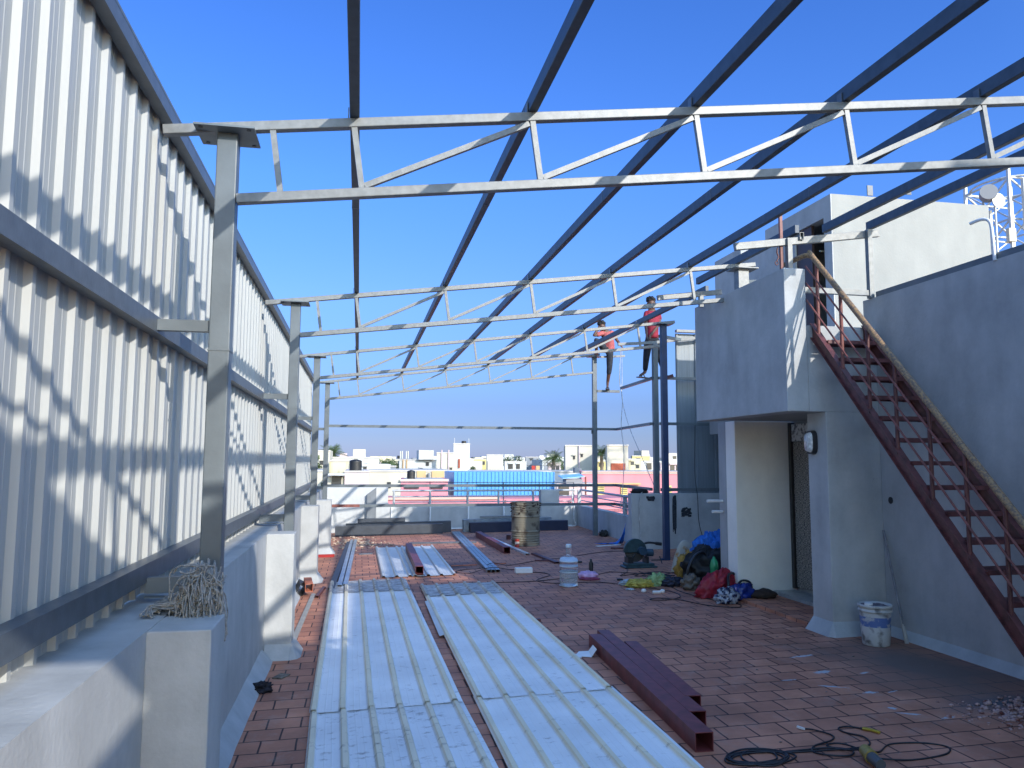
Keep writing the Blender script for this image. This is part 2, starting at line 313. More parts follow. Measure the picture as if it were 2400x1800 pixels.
# left parapet with piers
t = thing('parapet_wall', 'low grey plastered parapet wall with piers below the sheet metal fence', 'parapet', (-1, 8, 0))
MB().box(-1.25, -.81, -8, 20.0, -.25, 1.12).build('wall', WALL, t)
COLY = [4.08, 8.49, 12.9, 17.3]
for i, y in enumerate(COLY):
    y0 = [3.40, 7.58, 12.04, 15.5][i]; z1 = [1.117, 1.117, 1.117, 1.03][i]; x0 = -.813
    b = MB().box(x0, -.565 if i < 3 else -.49, y0, y0+.33, -.05, z1)
    xr = -.565 if i < 3 else -.49
    # trowelled fillet round the foot
    b.prism([(xr-.002, y0, .13), (xr+.09, y0, fz(0)-.01), (xr-.002, y0, fz(0)-.01)], (0, 1, 0), .33)
    b.prism([(-.80, y0+.002, .13), (-.80, y0-.1, 0), (-.80, y0+.002, 0)], (1, 0, 0), xr+.80)
    b.add([(xr, y0, .13), (xr+.09, y0, 0), (xr+.06, y0-.07, 0), (xr, y0-.1, 0)], [(0, 1, 2), (0, 2, 3)])
    b.build('pier', WALL, t, bevel=.006)
fil = MB(); ys = [-8, 3.3, 3.74, 7.48, 7.92, 11.94, 12.38, 15.4, 15.84, 20.0]
for a, b in zip(ys[::2], ys[1::2]): 
    n_ = max(1, int((b-a)/.25)); 
    ring = []
    for i in range(n_+1):
        y = a+(b-a)*i/n_; j = .012*noise.noise(Vector((y*2.3, 0, 0))); ring += [(-.812, y, .115+j), (-.71+j, y, -.002), (-.83, y, -.02)]
    fil.add(ring, [(3*i+k, 3*i+(k+1) % 3, 3*i+3+(k+1) % 3, 3*i+3+k) for i in range(n_) for k in range(3)])
fil.build('fillet', plaster('fillet_cement', (.44, .46, .46), .6, False), t)
# back parapet
t = thing('parapet_wall', 'low grey parapet with streaks along the far end of the terrace, behind the steel stacks', 'parapet', (2, 20, 0))
MB().box(.85, 5.9, 20.0, 20.18, -.25, .62).build('wall', WALL, t)
MB().box(4.68, 5.17, 19.96, 20.2, 0, 1.045).build('pier', WALL, t, bevel=.008)
t = thing('corner_wall', 'tall sunlit white corner wall at the far left end of the terrace', 'wall', (0, 20, 0))
b = MB(); b.prism([(-1.25, 19.99, -.2), (.97, 19.99, -.2), (.97, 19.99, .6), (.75, 19.99, .72), (.75, 19.99, 1.12), (-1.25, 19.99, 1.12)], (0, 1, 0), .2)
b.build('wall', WALLC, t)
b = MB(); b.prism([(.24, 19.99, 0), (.24, 19.99, .95), (.44, 19.55, 1.11), (.44, 19.55, 0)], (1, 0, 0), .05)
b = MB(); b.prism([(.235, 19.86, 0), (.455, 19.86, 0), (.455, 19.86, 1.115), (.235, 19.86, .95)], (0, 1, 0), .125)
b.build('pier', mat('grey_pier', (.20, .215, .225), .8, 0, .1, 5), t)
# right low parapet
t = thing('parapet_wall', 'low grey parapet with pale pipe rails on the far right edge of the terrace', 'parapet', (5.6, 17.5, 0))
b = MB(); b.prism([(5.52, 14.65, -.1), (5.70, 14.65, -.1), (5.86, 20.0, -.1), (5.66, 20.0, -.1)], (0, 0, 1), .745)
b.build('wall', WALL, t)
# divider
t = thing('divider_wall', 'chest high grey wall with scraped black paint marks behind the dark blue steel post', 'wall', (6, 14.4, 0))
MB().box(5.16, 7.6, 14.4, 14.62, -.1, 1.18).build('wall', WALL, t, bevel=.01)
PM = mat('black_scrape', (.03, .035, .045), .9, 0, .4, 30)
def smear(cx, cz, w_, h_, seed):
    b = MB(); rn = random.Random(seed)
    for i in range(70):
        x = cx+rn.uniform(-w_, w_)*.5; z = cz+rn.uniform(-h_, h_)*.5; lw = rn.uniform(.03, .4)*w_; lh = rn.uniform(.008, .02)
        if w_ < h_: lw, lh = lh*1.2, rn.uniform(.1, .5)*h_
        b.box(x-lw/2, x+lw/2, 14.394-i*.0001, 14.3985, z-lh, z+lh)
    return b
smear(6.28, .82, .17, .16, 1).build('paint_mark', PM, t); smear(6.03, .78, .07, .4, 2).build('paint_mark', PM, t); smear(5.55, 1.08, .14, .06, 3).build('paint_mark', PM, t)
# ================================================================== RIGHT BUILDING
BX, FY = 5.22, 7.12
t = thing('terrace_wall', 'tall blue-grey plastered wall behind the red steel stair', 'wall', (BX, 2, 0))
MB().box(BX, BX+.2, -3.2, 7.3, -.25, 3.5).build('wall', WALL, t)
b = MB(); b.prism([(BX+.002, -3, .19), (BX-.10, -3, .07), (BX+.002, -3, .07)], (0, 1, 0), FY+3)
b.build('fillet', MATS['fillet_cement'], t)
MB().cyl((BX-.004, 6.99, 1.42), (BX-.001, 6.99, 1.42), .035, n=10).build('drain_hole', BLACK, t)
MB().bar((BX+.06, -3.2, 3.53), (BX+.06, 7.1, 3.53), .1, .055).build('top_rail', STEEL, t)
b = MB(); b.tube([(BX-.01, 5.53, 3.49), (BX-.01, 5.54, 3.7), (BX-.01, 5.56, 3.83), (BX-.03, 5.62, 3.87), (BX-.06, 5.72, 3.86)], .014, 8); b.build('vent_pipe', WHITEP, t)
t = thing('stair_head_building', 'grey stair head block with an overhanging upper balcony, cream porch wall and white rooftop cabin', 'building', (5, 9, 0))
# front wall and pillar
MB().box(4.62, BX, FY, 7.46, -.1, 2.3045).build('pillar', WALL, t, bevel=.006)
MB().box(4.4405, BX-.001, FY-.002, 7.34, 2.3055, 3.18).build('front_beam', WALL, t)
MB().box(4.2, 4.44, FY-.003, 9.27, 2.303, 3.765).build('balcony_parapet', WALL, t, bevel=.008)
MB().box(4.442, 6.7, 7.342, 9.27, 2.32, 3.165).build('roof_slab', WALLW, t)
MB().box(6.701, 11, 7.342, 14.2, 2.32, 3.165).build('roof_slab', WALLW, t)
b = MB(); b.prism([(4.63, FY-.07, .08), (4.56, FY-.09, .08), (4.56, 7.62, .08), (4.62, 7.62, .08)], (0, 0, 1), .0)
b = MB(); b.add([(4.62, FY, .23), (4.62, 7.46, .23), (4.54, 7.50, .085), (4.54, FY-.02, .085), (4.60, FY-.085, .085), (BX-.1, FY-.085, .09), (BX-.1, FY, .23), (4.62, 7.46, .08), (4.62, FY, .08), (BX-.1, FY, .08)],
    [(0, 1, 2, 3), (0, 3, 4), (0, 4, 5, 6), (1, 7, 2)]); b.build('fillet', MATS['fillet_cement'], t)
# porch
MB().box(4.73, 5.54, 9.3, 9.56, -.1, 2.318).build('porch_wall', CREAM, t, bevel=.006)
MB().box(4.745, 5.2, 9.60, 9.80, -.05, 2.318).build('pier', WALL, t)
MB().box(5.54, 11, 7.63, 9.29, -.05, 2.318).build('inner_wall', WALL, t)
MB().box(7.0, 11, 9.81, 14.2, -.05, 2.318).build('rear_wall', WALL, t)
MB().box(5.4215, 11, 7.302, 7.629, -.05, 2.319).build('inner_wall', WALL, t)  # filler block added to stop sun leaking into the porch
GRAN = mat('dark_wood_grain', (.36, .33, .28), .5, 0, .2, 30, .2, 60, col2=(.06, .052, .045), thr=.5, streak=(1, 1, 4.5), detail=10)
d = MB().box(5.50, 5.535, 8.0, 9.22, .22, 2.05).build('door', GRAN, t)
MB().box(5.475, 5.5385, 9.235, 9.296, .2, 2.3).build('door_frame', mat('dark_frame', (.05, .045, .04), .5), t)
MB().box(5.49, 5.535, 8.0, 9.23, 2.06, 2.28).build('stone_lintel', mat('pale_granite', (.6, .6, .57), .5, 0, .1, 18, col2=(.12, .115, .11), thr=.45, detail=9), t)
MB().box(4.63, 5.54, 7.47, 9.295, .0, fz(4.7)+.035).build('landing', TILE, t)
MB().box(5.20, 5.50, 7.7, 9.28, .11, .175).build('threshold', mat('grey_marble', (.36, .38, .36), .35, 0, .2, 12), t)
# bulkhead lamp
b = MB(); nS = 20
def oval(yc, zc, ry, rz, x): return [(x, yc+ry*math.copysign(abs(math.cos(a))**.75, math.cos(a)), zc+rz*math.copysign(abs(math.sin(a))**.6, math.sin(a))) for a in [2*math.pi*i/nS for i in range(nS)]]
r1, r2 = oval(7.35, 2.0, .075, .125, 4.619), oval(7.35, 2.0, .07, .12, 4.57)
b.add(r1+r2, [(i, (i+1) % nS, nS+(i+1) % nS, nS+i) for i in range(nS)]+[tuple(range(nS, 2*nS))])
lp = b.build('wall_light', BLACK, t)
r1, r2 = oval(7.345, 2.0, .058, .105, 4.571), oval(7.345, 2.0, .045, .09, 4.535)
g_ = MB(); g_.add(r1+r2, [(i, (i+1) % nS, nS+(i+1) % nS, nS+i) for i in range(nS)]+[tuple(range(nS, 2*nS))], True)
g_.build('diffuser', mat('frosted_glass', (.62, .62, .60), .15, 0, .25, 30), lp)
for (y, z) in ((9.55, 1.28), (9.42, 1.15)):
    pass
for y, z, x in ((9.8, 1.28, 4.5), (9.6, 1.14, 4.57)):
    MB().cyl((x+.02, 9.7, z), (4.74, 9.7, z), .02, n=10).build('drain_pipe', WHITEP, t)
# upper cabin: west face X=6.3, sunlit south face Y=9.42
KX, KY = 6.3, 9.42
MB().box(KX+.02, 8.82, KY, KY+.16, 3.1, 5.48).build('cabin_wall', WALLW, t)
b = MB(); b.box(KX, KX+.15, KY+.002, 9.6, 3.1, 5.48); b.box(KX, KX+.15, 9.6, 10.9, 5.19, 5.48); b.box(KX, KX+.15, 10.35, 11.19, 3.1, 5.19); b.box(KX, KX+.15, 10.9, 11.19, 5.19, 5.48)
b.build('cabin_wall', WALL, t)
MB().box(8.66, 8.82, KY+.161, 11.19, 3.1, 5.48).build('cabin_wall', WALL, t)
MB().box(KX+.15, 8.66, 11.0, 11.19, 3.1, 5.48).build('cabin_wall', WALL, t)
MB().box(KX+.15, 8.66, KY+.16, 11.0, 5.3, 5.44).build('cabin_roof', WALL, t)
dr = MB().box(KX+.03, KX+.07, 9.95, 10.349, 3.17, 5.189).build('cabin_door', mat('brown_door', (.055, .028, .02), .5), t)
MB().cyl((KX-.06, 9.62, 4.72), (KX+.01, 9.62, 4.72), .012, n=8).build('door_bolt', mat('brass', (.4, .33, .2), .35, .8), t)
MB().box(KX+.005, KX+.15, 11.2, 12.0, 3.1, 5.30).build('stair_head', WALL, t)
MB().box(KX+.0, KX+.15, 12.01, 13.0, 3.1, 5.42).build('stair_head', WALL, t)
# skirting pipe along cabin foot
b = MB(); b.tube([(6.5, 9.36, 3.6), (6.5, 9.34, 3.42), (6.62, 9.34, 3.36), (8.5, 9.34, 3.34)], .035, 8); b.build('water_pipe', WHITEP, t)
# ================================================================== STEEL STAIR
t = thing('steel_staircase', 'steep red oxide steel stair with worn yellow pipe handrail leaning up to the balcony', 'staircase', (4.8, 4.2, .1))
def sz(y): return .706+(y-4.812)*1.0625
for x in (4.5, 5.08):
    b = MB(); y0, y1 = 4.16, 7.11
    b.prism([(x-.006, y0, sz(y0)-.1), (x-.006, y1, sz(y1)-.1), (x-.006, y1, sz(y1)+.05), (x-.006, y0, sz(y0)+.05)], (1, 0, 0), .012)
    for o_ in (-.1, .045):
        b.prism([(x-.03, y0, sz(y0)+o_), (x-.03, y1, sz(y1)+o_), (x-.03, y1, sz(y1)+o_+.008), (x-.03, y0, sz(y0)+o_+.008)], (1, 0, 0), .06)
    b.build('stringer', RUSTD, t)
for i in range(15):
    y = 6.988-i*.1865; z = sz(y)-.02; b = MB()
    b.box(4.52, 5.07, y-.11, y-.1, z-.035, z); b.box(4.52, 5.07, y+.1, y+.11, z-.035, z)
    for k in range(5): b.box(4.52, 5.07, y-.075+k*.035, y-.055+k*.035, z-.008, z)
    b.box(4.515, 4.54, y-.1, y+.1, z-.04, z-.01); b.box(5.05, 5.075, y-.1, y+.1, z-.04, z-.01)
    b.build('tread', RUSTD, t)
def hz(y): return 1.466+(y-4.745)*1.043
b = MB(); b.tube([(4.5, 4.0, hz(4.0)), (4.5, 5.5, hz(5.5)), (4.5, 7.0, hz(7.0)-.01), (4.5, 7.09, hz(7.07)), (4.46, 7.18, hz(7.1)-.01), (4.38, 7.4, hz(7.1)-.05)], .027, 10); b.build('handrail', WORN, t)
for y in (7.005, 6.63, 6.25, 5.905, 5.52, 5.16, 4.81, 4.46):
    MB().cyl((4.5, y, sz(y)), (4.5, y, hz(y)-.01), .017, n=10).build('baluster', RUST if y > 6.3 else RUSTD, t)
for q in (.27, .45, .63):
    MB().cyl((4.485, 4.1, sz(4.1)+q*.98+.02), (4.448, 7.118, sz(7.118)+q*.98+.02), .009, n=8).build('guard_bar', RUST, t)
# ================================================================== SHEET METAL FENCE
t = thing('sheet_metal_fence', 'tall ribbed white sheet metal fence on grey rails along the left side', 'fence', (-1.05, 8, 1.12))
FYE = 17.9; n = 21
for i in range(n):
    y0 = FYE-(i+1)*1.0; b = MB(); j = rnd.uniform(-.004, .004)
    for z0, z1 in ((1.122, 3.61),):
        sheet(b, (-1.065+.0016*(i % 2), y0, z0+j), (0, 1, 0), (0, 0, z1-z0), (1, 0, 0), 1.06, .2, .022)
    b.build('corrugated_sheet', CLAD, t)
MB().box(-1.044, -.985, -3, FYE, 3.535, 3.606).build('top_rail', RAIL, t)
MB().box(-1.125, -.984, -3, FYE, 3.6075, 3.622).build('top_flashing', STEEL, t)
MB().box(-1.044, -.985, -3, FYE, 2.42, 2.50).build('mid_rail', RAIL, t)
MB().box(-1.044, -.975, -3, FYE, 1.215, 1.305).build('bottom_rail', RAIL, t)
# ================================================================== COLUMNS (left)
nth = ['nearest', 'second', 'third', 'farthest']
def ctop(x): return 3.597+.126*x
for i, y in enumerate(COLY):
    t = thing('steel_column', ['tall grey box column nearest the camera, rope tangled round its foot', 'grey box column on the second pier from the camera on the left', 'third grey box column from the camera along the left fence', 'farthest grey box column of the left fence row'][i], 'column', (-.69, y, 0), 'grey steel columns along the left parapet')
    MB().box(-.74, -.64, y-.05, y+.05, 0, 3.452).build('post', STEEL, t, bevel=.006)
    MB().box(-.743, -.637, y-.053, y+.053, 2.335, 2.343).build('weld_seam', STEEL, t)
    c = MB(); c.box(-.84, -.55, y-.13, y+.13, 3.452, 3.462); c.build('cap_plate', STEEL, t)
    bo = MB()
    for sx in (-.81, -.58):
        for sy in (-.1, .1): bo.cyl((sx, y+sy, 3.449), (sx, y+sy, 3.452), .011, n=8)
    bo.build('bolt_hole', BLACK, t)
    MB().bar((-.985, y, 2.46), (-.741, y, 2.46), .05, .055).build('brace_arm', STEEL, t)
    MB().bar((-.985, y, 1.20), (-.741, y, 1.20), .05, .075).build('brace_arm', STEEL, t)
    MB().bar((-.985, y-.015, 1.145), (-.741, y-.015, 1.145), .03, .008).build('base_strip', STEEL, t)
# ================================================================== TRUSSES
PX = [-.06, .90, 1.865, 2.83, 3.79, 4.76]
def bt(x): return 3.217+.1215*x
def truss(y, x0, x1, bx1, label, m=GALV):
    t = thing('roof_truss', label, 'roof truss', ((x0+x1)/2, y, ctop(0)-.4), 'lattice roof trusses across the terrace')
    MB().bar((x0, y-.025, ctop(x0)-.025), (x1, y-.025, ctop(x1)-.025), .05, .05).build('top_chord', m, t, bevel=.004)
    MB().bar((-.638, y-.025, bt(-.638)-.025), (bx1, y-.025, bt(bx1)-.025), .05, .05).build('bottom_chord', m, t, bevel=.004)
    b = MB(); xs = [-.47]+[p for p in PX if p < x1-.1]
    for k, p in enumerate(xs):
        MB().bar((p, y-.03, ctop(p)-.05), (p+.045, y-.03, bt(p+.045)), .03, .03, up=(0, 1, 0)).build('web_strut', m, t)
        if k > 0 and (k+1 < len(xs) or p+.96 < bx1+.2):
            q = xs[k+1]-.02 if k+1 < len(xs) else p+.94
            MB().bar((p+.06, y-.028, bt(p+.06)+.012), (q, y-.028, ctop(q)-.062), .03, .03).build('web_diagonal', m, t)
    for p in PX:
        if p < x1-.05: MB().box(p-.034, p-.029, y-.045, y+.0, ctop(p)-.002, ctop(p)+.055).build('cleat', DARKST, t)
    return t
truss(-.35, -1.0, 5.2, 4.9, 'grey roof truss passing overhead just behind the viewpoint')
truss(4.08, -1.0, 5.45, 5.2, 'nearest and largest lattice roof truss crossing the whole top of the view')
truss(8.49, -1.0, 4.62, 4.22, 'second lattice roof truss, ending above the grey balcony')
truss(12.9, -1.0, 5.45, 5.16, 'third lattice roof truss, ending on the dark blue post')
truss(17.3, -1.0, 5.45, 5.28, 'farthest and smallest lattice roof truss over the end of the terrace')
# purlins
def purlin(x, y0, y1, label, z=None, m=GALVP, w_=.05, h=.088):
    zc = (ctop(x) if z is None else z)+h/2+.001
    t = thing('roof_purlin', label, 'purlin', (x, y0, zc), 'long roof purlins running down the terrace')
    MB().bar((x, y0, zc), (x, y1, zc), w_, h).build('tube', m, t, bevel=.004)
    if y1 > 8: MB().box(x-w_/2-.002, x+w_/2+.002, 5.55+x*.1, 5.56+x*.1, zc-h/2-.002, zc+h/2+.002).build('joint', DARKST, t)
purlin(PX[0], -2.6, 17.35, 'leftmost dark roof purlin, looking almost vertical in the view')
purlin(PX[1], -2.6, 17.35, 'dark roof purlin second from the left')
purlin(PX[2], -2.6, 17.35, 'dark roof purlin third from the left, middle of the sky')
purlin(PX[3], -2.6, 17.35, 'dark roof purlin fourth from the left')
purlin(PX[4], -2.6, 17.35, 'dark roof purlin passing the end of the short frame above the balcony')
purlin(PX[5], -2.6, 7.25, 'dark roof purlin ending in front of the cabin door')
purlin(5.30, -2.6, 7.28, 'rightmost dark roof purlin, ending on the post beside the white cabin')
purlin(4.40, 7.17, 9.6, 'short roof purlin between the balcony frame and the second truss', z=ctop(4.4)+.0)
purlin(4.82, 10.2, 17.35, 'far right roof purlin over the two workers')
# right-hand frame above balcony
t = thing('end_frame', 'galvanised steel end frame standing on the balcony beside the stair head', 'steel frame', (4.5, 7.2, 3.5))
MB().bar((3.71, 7.2, 3.975), (5.36, 7.2, 4.215), .05, .075).build('top_rail', GALV, t, bevel=.004)
MB().bar((4.30, 7.175, 3.766), (4.30, 7.175, 4.09), .05, .06).build('post', GALV, t)
MB().bar((5.215, 7.16, 3.50), (5.215, 7.16, 4.235), .05, .055).build('post', GALV, t)
MB().bar((4.45, 7.17, 3.556), (5.19, 7.17, 3.556), .05, .055).build('mid_rail', GALV, t)
MB().hollow((4.44, 7.15, 4.12), (4.44, 7.32, 4.12), .045, .075).build('stub_tube', GALV, t)
t = thing('rusty_post', 'slim rust brown post with a hook standing on the balcony corner', 'post', (4.235, 7.27, 3.766))
MB().box(4.2235, 4.2535, 7.20, 7.23, 3.766, 4.36).build('post', RUST, t)
b = MB(); b.tube([(4.2, 7.215, 4.0), (4.19, 7.215, 3.95), (4.205, 7.215, 3.90), (4.185, 7.215, 3.86)], .008, 6); b.tube([(4.19, 7.215, 3.86), (4.165, 7.215, 3.84), (4.18, 7.215, 3.815), (4.2, 7.215, 3.83), (4.19, 7.215, 3.86)], .005, 6); b.build('hook', RUSTD, t)
# column stub carrying truss 2
t = thing('steel_column', 'short galvanised stub column on the balcony carrying the second truss', 'column', (4.45, 8.49, 3.7))
MB().box(4.39, 4.52, 8.43, 8.55, 3.0, 4.085).build('post', GALV, t)
MB().box(4.32, 4.62, 8.37, 8.61, 4.086, 4.098).build('cap_plate', GALV, t)
MB().bar((4.521, 8.5, 3.93), (4.9, 8.4, 3.93), .05, .07).build('side_tube', STEEL, t)
t = thing('tie_beam', 'short pale steel tie beam with a stub post behind the second truss', 'beam', (4, 8.9, 3.8))
MB().bar((3.55, 8.9, 3.79), (4.39, 8.9, 3.90), .05, .06).build('tube', GALV, t)
MB().bar((4.12, 8.9, 3.70), (4.12, 8.9, 3.835), .05, .05, up=(0, 1, 0)).build('post', GALV, t)
# right columns
NAVY = mat('navy_painted_steel', (.022, .042, .10), .45, 0, .12, 9)
t = thing('steel_column', 'dark blue painted box column standing right of the workers', 'column', (5.25, 12.88, .1))
MB().box(5.19, 5.29, 12.84, 12.94, .1, 4.2).build('post', NAVY, t, bevel=.005)
MB().box(5.10, 5.39, 12.76, 13.02, 4.2, 4.21).build('cap_plate', STEEL, t)
MB().box(5.13, 5.19, 12.86, 12.92, .1, .14).build('foot_cleat', NAVY, t)
t = thing('steel_column', 'slim grey box column at the far end beneath the seated worker', 'column', (5.34, 17.34, .1))
MB().box(5.29, 5.39, 17.30, 17.40, .08, 4.205).build('post', STEEL, t, bevel=.005)
MB().box(5.19, 5.49, 17.22, 17.48, 4.206, 4.216).build('cap_plate', GALV, t)
MB().box(5.26, 5.289, 17.33, 17.36, 2.42, 2.5).build('cleat', STEEL, t)
t = thing('steel_column', 'grey box column on the chest high wall just behind the dark blue one', 'column', (5.74, 14.5, 1.18))
MB().box(5.66, 5.76, 14.45, 14.55, 1.18, 4.12).build('post', STEEL, t, bevel=.005)
# girts
def girt(label, segs, s_=.055, m=STEEL):
    t = thing('wall_girt', label, 'steel rail', segs[0][0])
    for p, q in segs: MB().bar(p, q, s_, s_).build('tube', m, t)
girt('long steel rail at head height across the far end of the terrace', [((-.64, 17.3, 2.53), (5.29, 17.3, 2.53)), ((5.39, 17.3, 2.53), (5.85, 17.3, 2.53)), ((5.85, 17.3, 2.53), (5.62, 14.5, 2.53)), ((5.77, 14.44, 2.53), (7.1, 14.44, 2.53))])
girt('long steel rail just above the far parapet, behind the drum', [((-.64, 17.3, 1.245), (5.29, 17.3, 1.245)), ((5.39, 17.3, 1.245), (5.85, 17.3, 1.245)), ((5.85, 17.3, 1.245), (5.64, 14.6, 1.25)), ((5.77, 14.43, 1.25), (7.1, 14.43, 1.25))], .06)
girt('lowest long steel rail level with the top of the drum', [((.05, 17.3, .82), (5.29, 17.3, .82)), ((5.39, 17.3, .82), (5.8, 17.3, .82)), ((5.8, 17.3, .82), (5.68, 14.64, .82))], .06)
t = thing('wall_girt', 'short red oxide length of rail at the left end of the lowest far rail', 'steel rail', (-.3, 17.3, .82)); MB().bar((-.62, 17.3, .82), (.049, 17.3, .82), .06, .06).build('tube', RUST, t)
girt('short rail the seated worker rests his foot on', [((5.39, 17.3, 3.41), (5.93, 17.3, 3.41))])
girt('sloping rail the standing worker balances on', [((5.70, 16.5, 3.41), (5.62, 14.9, 3.41)), ((5.62, 14.9, 3.41), (5.66, 14.5, 3.43)), ((5.77, 14.46, 3.43), (7.1, 14.46, 3.43))])
girt('pale galvanised top rail at the standing worker waist', [((4.95, 14.5, 4.08), (5.7, 14.5, 4.14)), ((5.7, 14.5, 4.14), (7.1, 14.5, 4.33))], .055, GALV)
girt('rust brown tube end poking past the dark blue column', [((5.45, 13.4, 3.30), (5.62, 13.4, 3.36))], .06, RUSTD)
# pieces round the seated worker
girt('short pale steel piece under the seated worker', [((5.42, 17.1, 4.18), (6.0, 17.1, 4.22))], .045, GALV)
girt('dark steel arm behind the dark blue column', [((5.3, 13.2, 4.05), (6.2, 14.4, 4.2))], .055, STEEL)
# grey panel behind
t = thing('cladding_panel', 'dark grey ribbed cladding panel beyond the dark blue column, its top in sun', 'cladding', (6.7, 14.6, 1.18))
b = MB(); sheet(b, (6.21, 14.66, 1.16), (1, 0, 0), (0, 0, 3.2), (0, -1, 0), 1.66, .4, .03); b.build('corrugated_sheet', CLADD, t)
MB().box(6.2, 7.9, 14.54, 14.64, 4.38, 4.43).build('top_cap', GALV, t)
# ================================================================== FAR RAILINGS
PIPE = mat('grey_pipe', (.42, .43, .44), .45, .2, .1, 12)
t = thing('pipe_railing', 'grey pipe railing on top of the far parapet in front of the blue shed', 'railing', (3, 20.08, .62))
for z, r_ in ((1.03, .026), (.885, .014), (.745, .014)): MB().cyl((.86, 20.08, z), (5.62, 20.08, z), r_, n=8).build('rail', PIPE, t)
for x in (.9, 1.81, 2.77, 3.58, 4.5): MB().cyl((x, 20.08, .6), (x, 20.08, 1.03), .028, n=8).build('post', PIPE, t)
t = thing('pipe_railing', 'grey pipe railing on the low parapet at the far right corner', 'railing', (5.7, 17.5, .65))
for z, r_ in ((1.04, .026), (.90, .014), (.77, .014)): MB().cyl((5.66, 14.63, z), (5.76, 20.0, z), r_, n=8).build('rail', PIPE, t)
for y in (16.3, 19.9): MB().box(5.66, 5.74, y, y+.07, .64, 1.04).build('post', PIPE, t)
t = thing('clothes_drying_frame', 'thin dark pipe frame standing above the far pipe railing', 'frame', (3.5, 20.25, .6))
MB().cyl((1.0, 20.25, 1.23), (5.64, 20.25, 1.23), .011, n=6).build('rail', DARKST, t)
for x in (1.82, 2.78, 3.74, 4.70, 5.64): MB().cyl((x, 20.25, .3), (x, 20.25, 1.23), .013, n=6).build('post', DARKST, t)
for i, x in enumerate((.84, 1.81, 2.78, 3.70)):
    t = thing('drain_pipe', 'thin white pipe running down the far parapet, %s from the left' % ['first', 'second', 'third', 'fourth'][i], 'pipe', (x, 19.95, 0), 'white pipes on the far parapet')
    MB().cyl((x, 19.965, .02), (x, 19.965, .63), .02, n=8).build('pipe', WHITEP, t)
tag(MB().cyl((2.27, 19.94, .08), (5.5, 19.94, .12), .018, n=8).build('water_pipe', WHITEP), 'white pipe lying along the foot of the far parapet', 'pipe')
b = MB(); b.tube([(5.52, 19.9, 1.0), (5.50, 19.88, .8), (5.54, 19.86, .6), (5.53, 19.84, .3), (5.58, 19.84, .13), (5.3, 19.8, .12)], .02, 8)
tag(b.build('water_hose', mat('striped_hose', (.6, .6, .58), .5, 0, .2, 30)), 'white twisted hose hanging in the far right corner of the terrace', 'hose')
# unseen wall added behind the viewpoint, outline shaped to shade the near terrace
t = thing('shadow_caster', 'unseen shadow casting wall added behind the viewpoint', 'building', (3, -3.5, 0))
b = MB(); b.prism([(2.0, -3.1, 0), (9.6, -3.1, 0), (9.6, -3.1, 7.05), (6.95, -3.1, 7.05), (5.1, -3.1, 5.22), (4.35, -3.1, 5.24), (4.12, -3.1, 5.3), (3.93, -3.1, 5.72), (3.8, -3.1, 5.78), (2.62, -3.1, 4.92), (2.4, -3.1, 4.72), (2.25, -3.1, 4.62), (-.3, -3.1, 4.66), (-.3, -3.1, 4.13), (2.14, -3.1, 4.10), (2.42, -3.1, 4.06), (2.0, -3.1, 3.62), (1.7, -3.1, 3.2)], (0, -1, 0), .25)
b.build('wall', WALL, t)
# ================================================================== THINGS ON THE FLOOR
SHW = sheet_mat('faded_sheet', (.86, .86, .85), (.84, .74, .52), (.14, .10, .07), .3, .5)
SHD = sheet_mat('dirty_sheet', (.78, .79, .80), (.78, .70, .52), (.09, .055, .035), .5, .5)
SHE = sheet_mat('soiled_end_sheet', (.62, .62, .60), (.68, .63, .52), (.15, .11, .08), 1.3, .5)
SHC = sheet_mat('white_offcut_sheet', (.60, .60, .58), (.60, .59, .55), (.16, .13, .10), .15)
def fsheet(x0, y0, x1, y1, wd, lift, label, m, grp='roofing sheets laid out on the terrace floor', sag=0):
    """sheet lying on the tiles: left edge runs (x0,y0) -> (x1,y1)"""
    b = MB(); o = Vector((x0, y0, fz(x0)+lift)); e = Vector((x1, y1, fz(x1)+lift)); l = e-o
    d = Vector((l.y, -l.x, 0)).normalized(); a = Vector((d.x, d.y, .018)).normalized(); nn = a.cross(l).normalized()
    if nn.z < 0: nn = -nn
    sheet(b, (0, 0, 0), (1, 0, 0), (0, l.length, 0), (0, 0, 1), wd, .2, .024, 12)
    ly = l.normalized(); L_ = l.length
    for i, v in enumerate(b.v):
        j = .006*noise.noise(Vector((v[0]*2, v[1]*1.3, lift*40)))
        b.v[i] = (v[0], v[1], v[2]+j)
    ob = b.build('roofing_sheet', m, org=(0, 0, 0))
    M = Matrix((a, ly, nn)).transposed().to_4x4(); M.translation = o; ob.matrix_world = M
    return tag(ob, label, 'roofing sheet', grp)
fsheet(-.30, 5.85, -.36, 11.82, 1.09, .020, 'long ribbed sheet of the left hand row, its far end speckled with dirt', SHW)
fsheet(-.353, 10.85, -.365, 11.86, 1.09, .028, 'short dirty end piece lapped over the far end of the left row of sheets', SHE)
fsheet(-.20, 2.6, -.30, 6.05, 1.09, .012, 'dirt spattered ribbed sheet nearest the camera in the left hand row', SHD)
fsheet(.885, 5.9, .885, 11.15, 1.06, .020, 'long clean ribbed sheet of the right hand row, lapped over the nearest one', SHW)
fsheet(.88, 10.3, .885, 11.2, 1.06, .028, 'short dirty end piece on the far end of the right row of sheets', SHE)
fsheet(.885, 2.6, .885, 6.0, 1.09, .012, 'clean pale blue ribbed sheet nearest the camera in the right hand row', SHW)
b = MB(); b.prism([(.835, 8.0, .05), (.885, 8.0, .062), (.895, 9.95, .062), (.85, 9.95, .05)], (0, 0, 1), .003); tag(b.build('sheet_strip', SHC), 'narrow strip sticking out along the left edge of the right row of sheets', 'sheet strip')
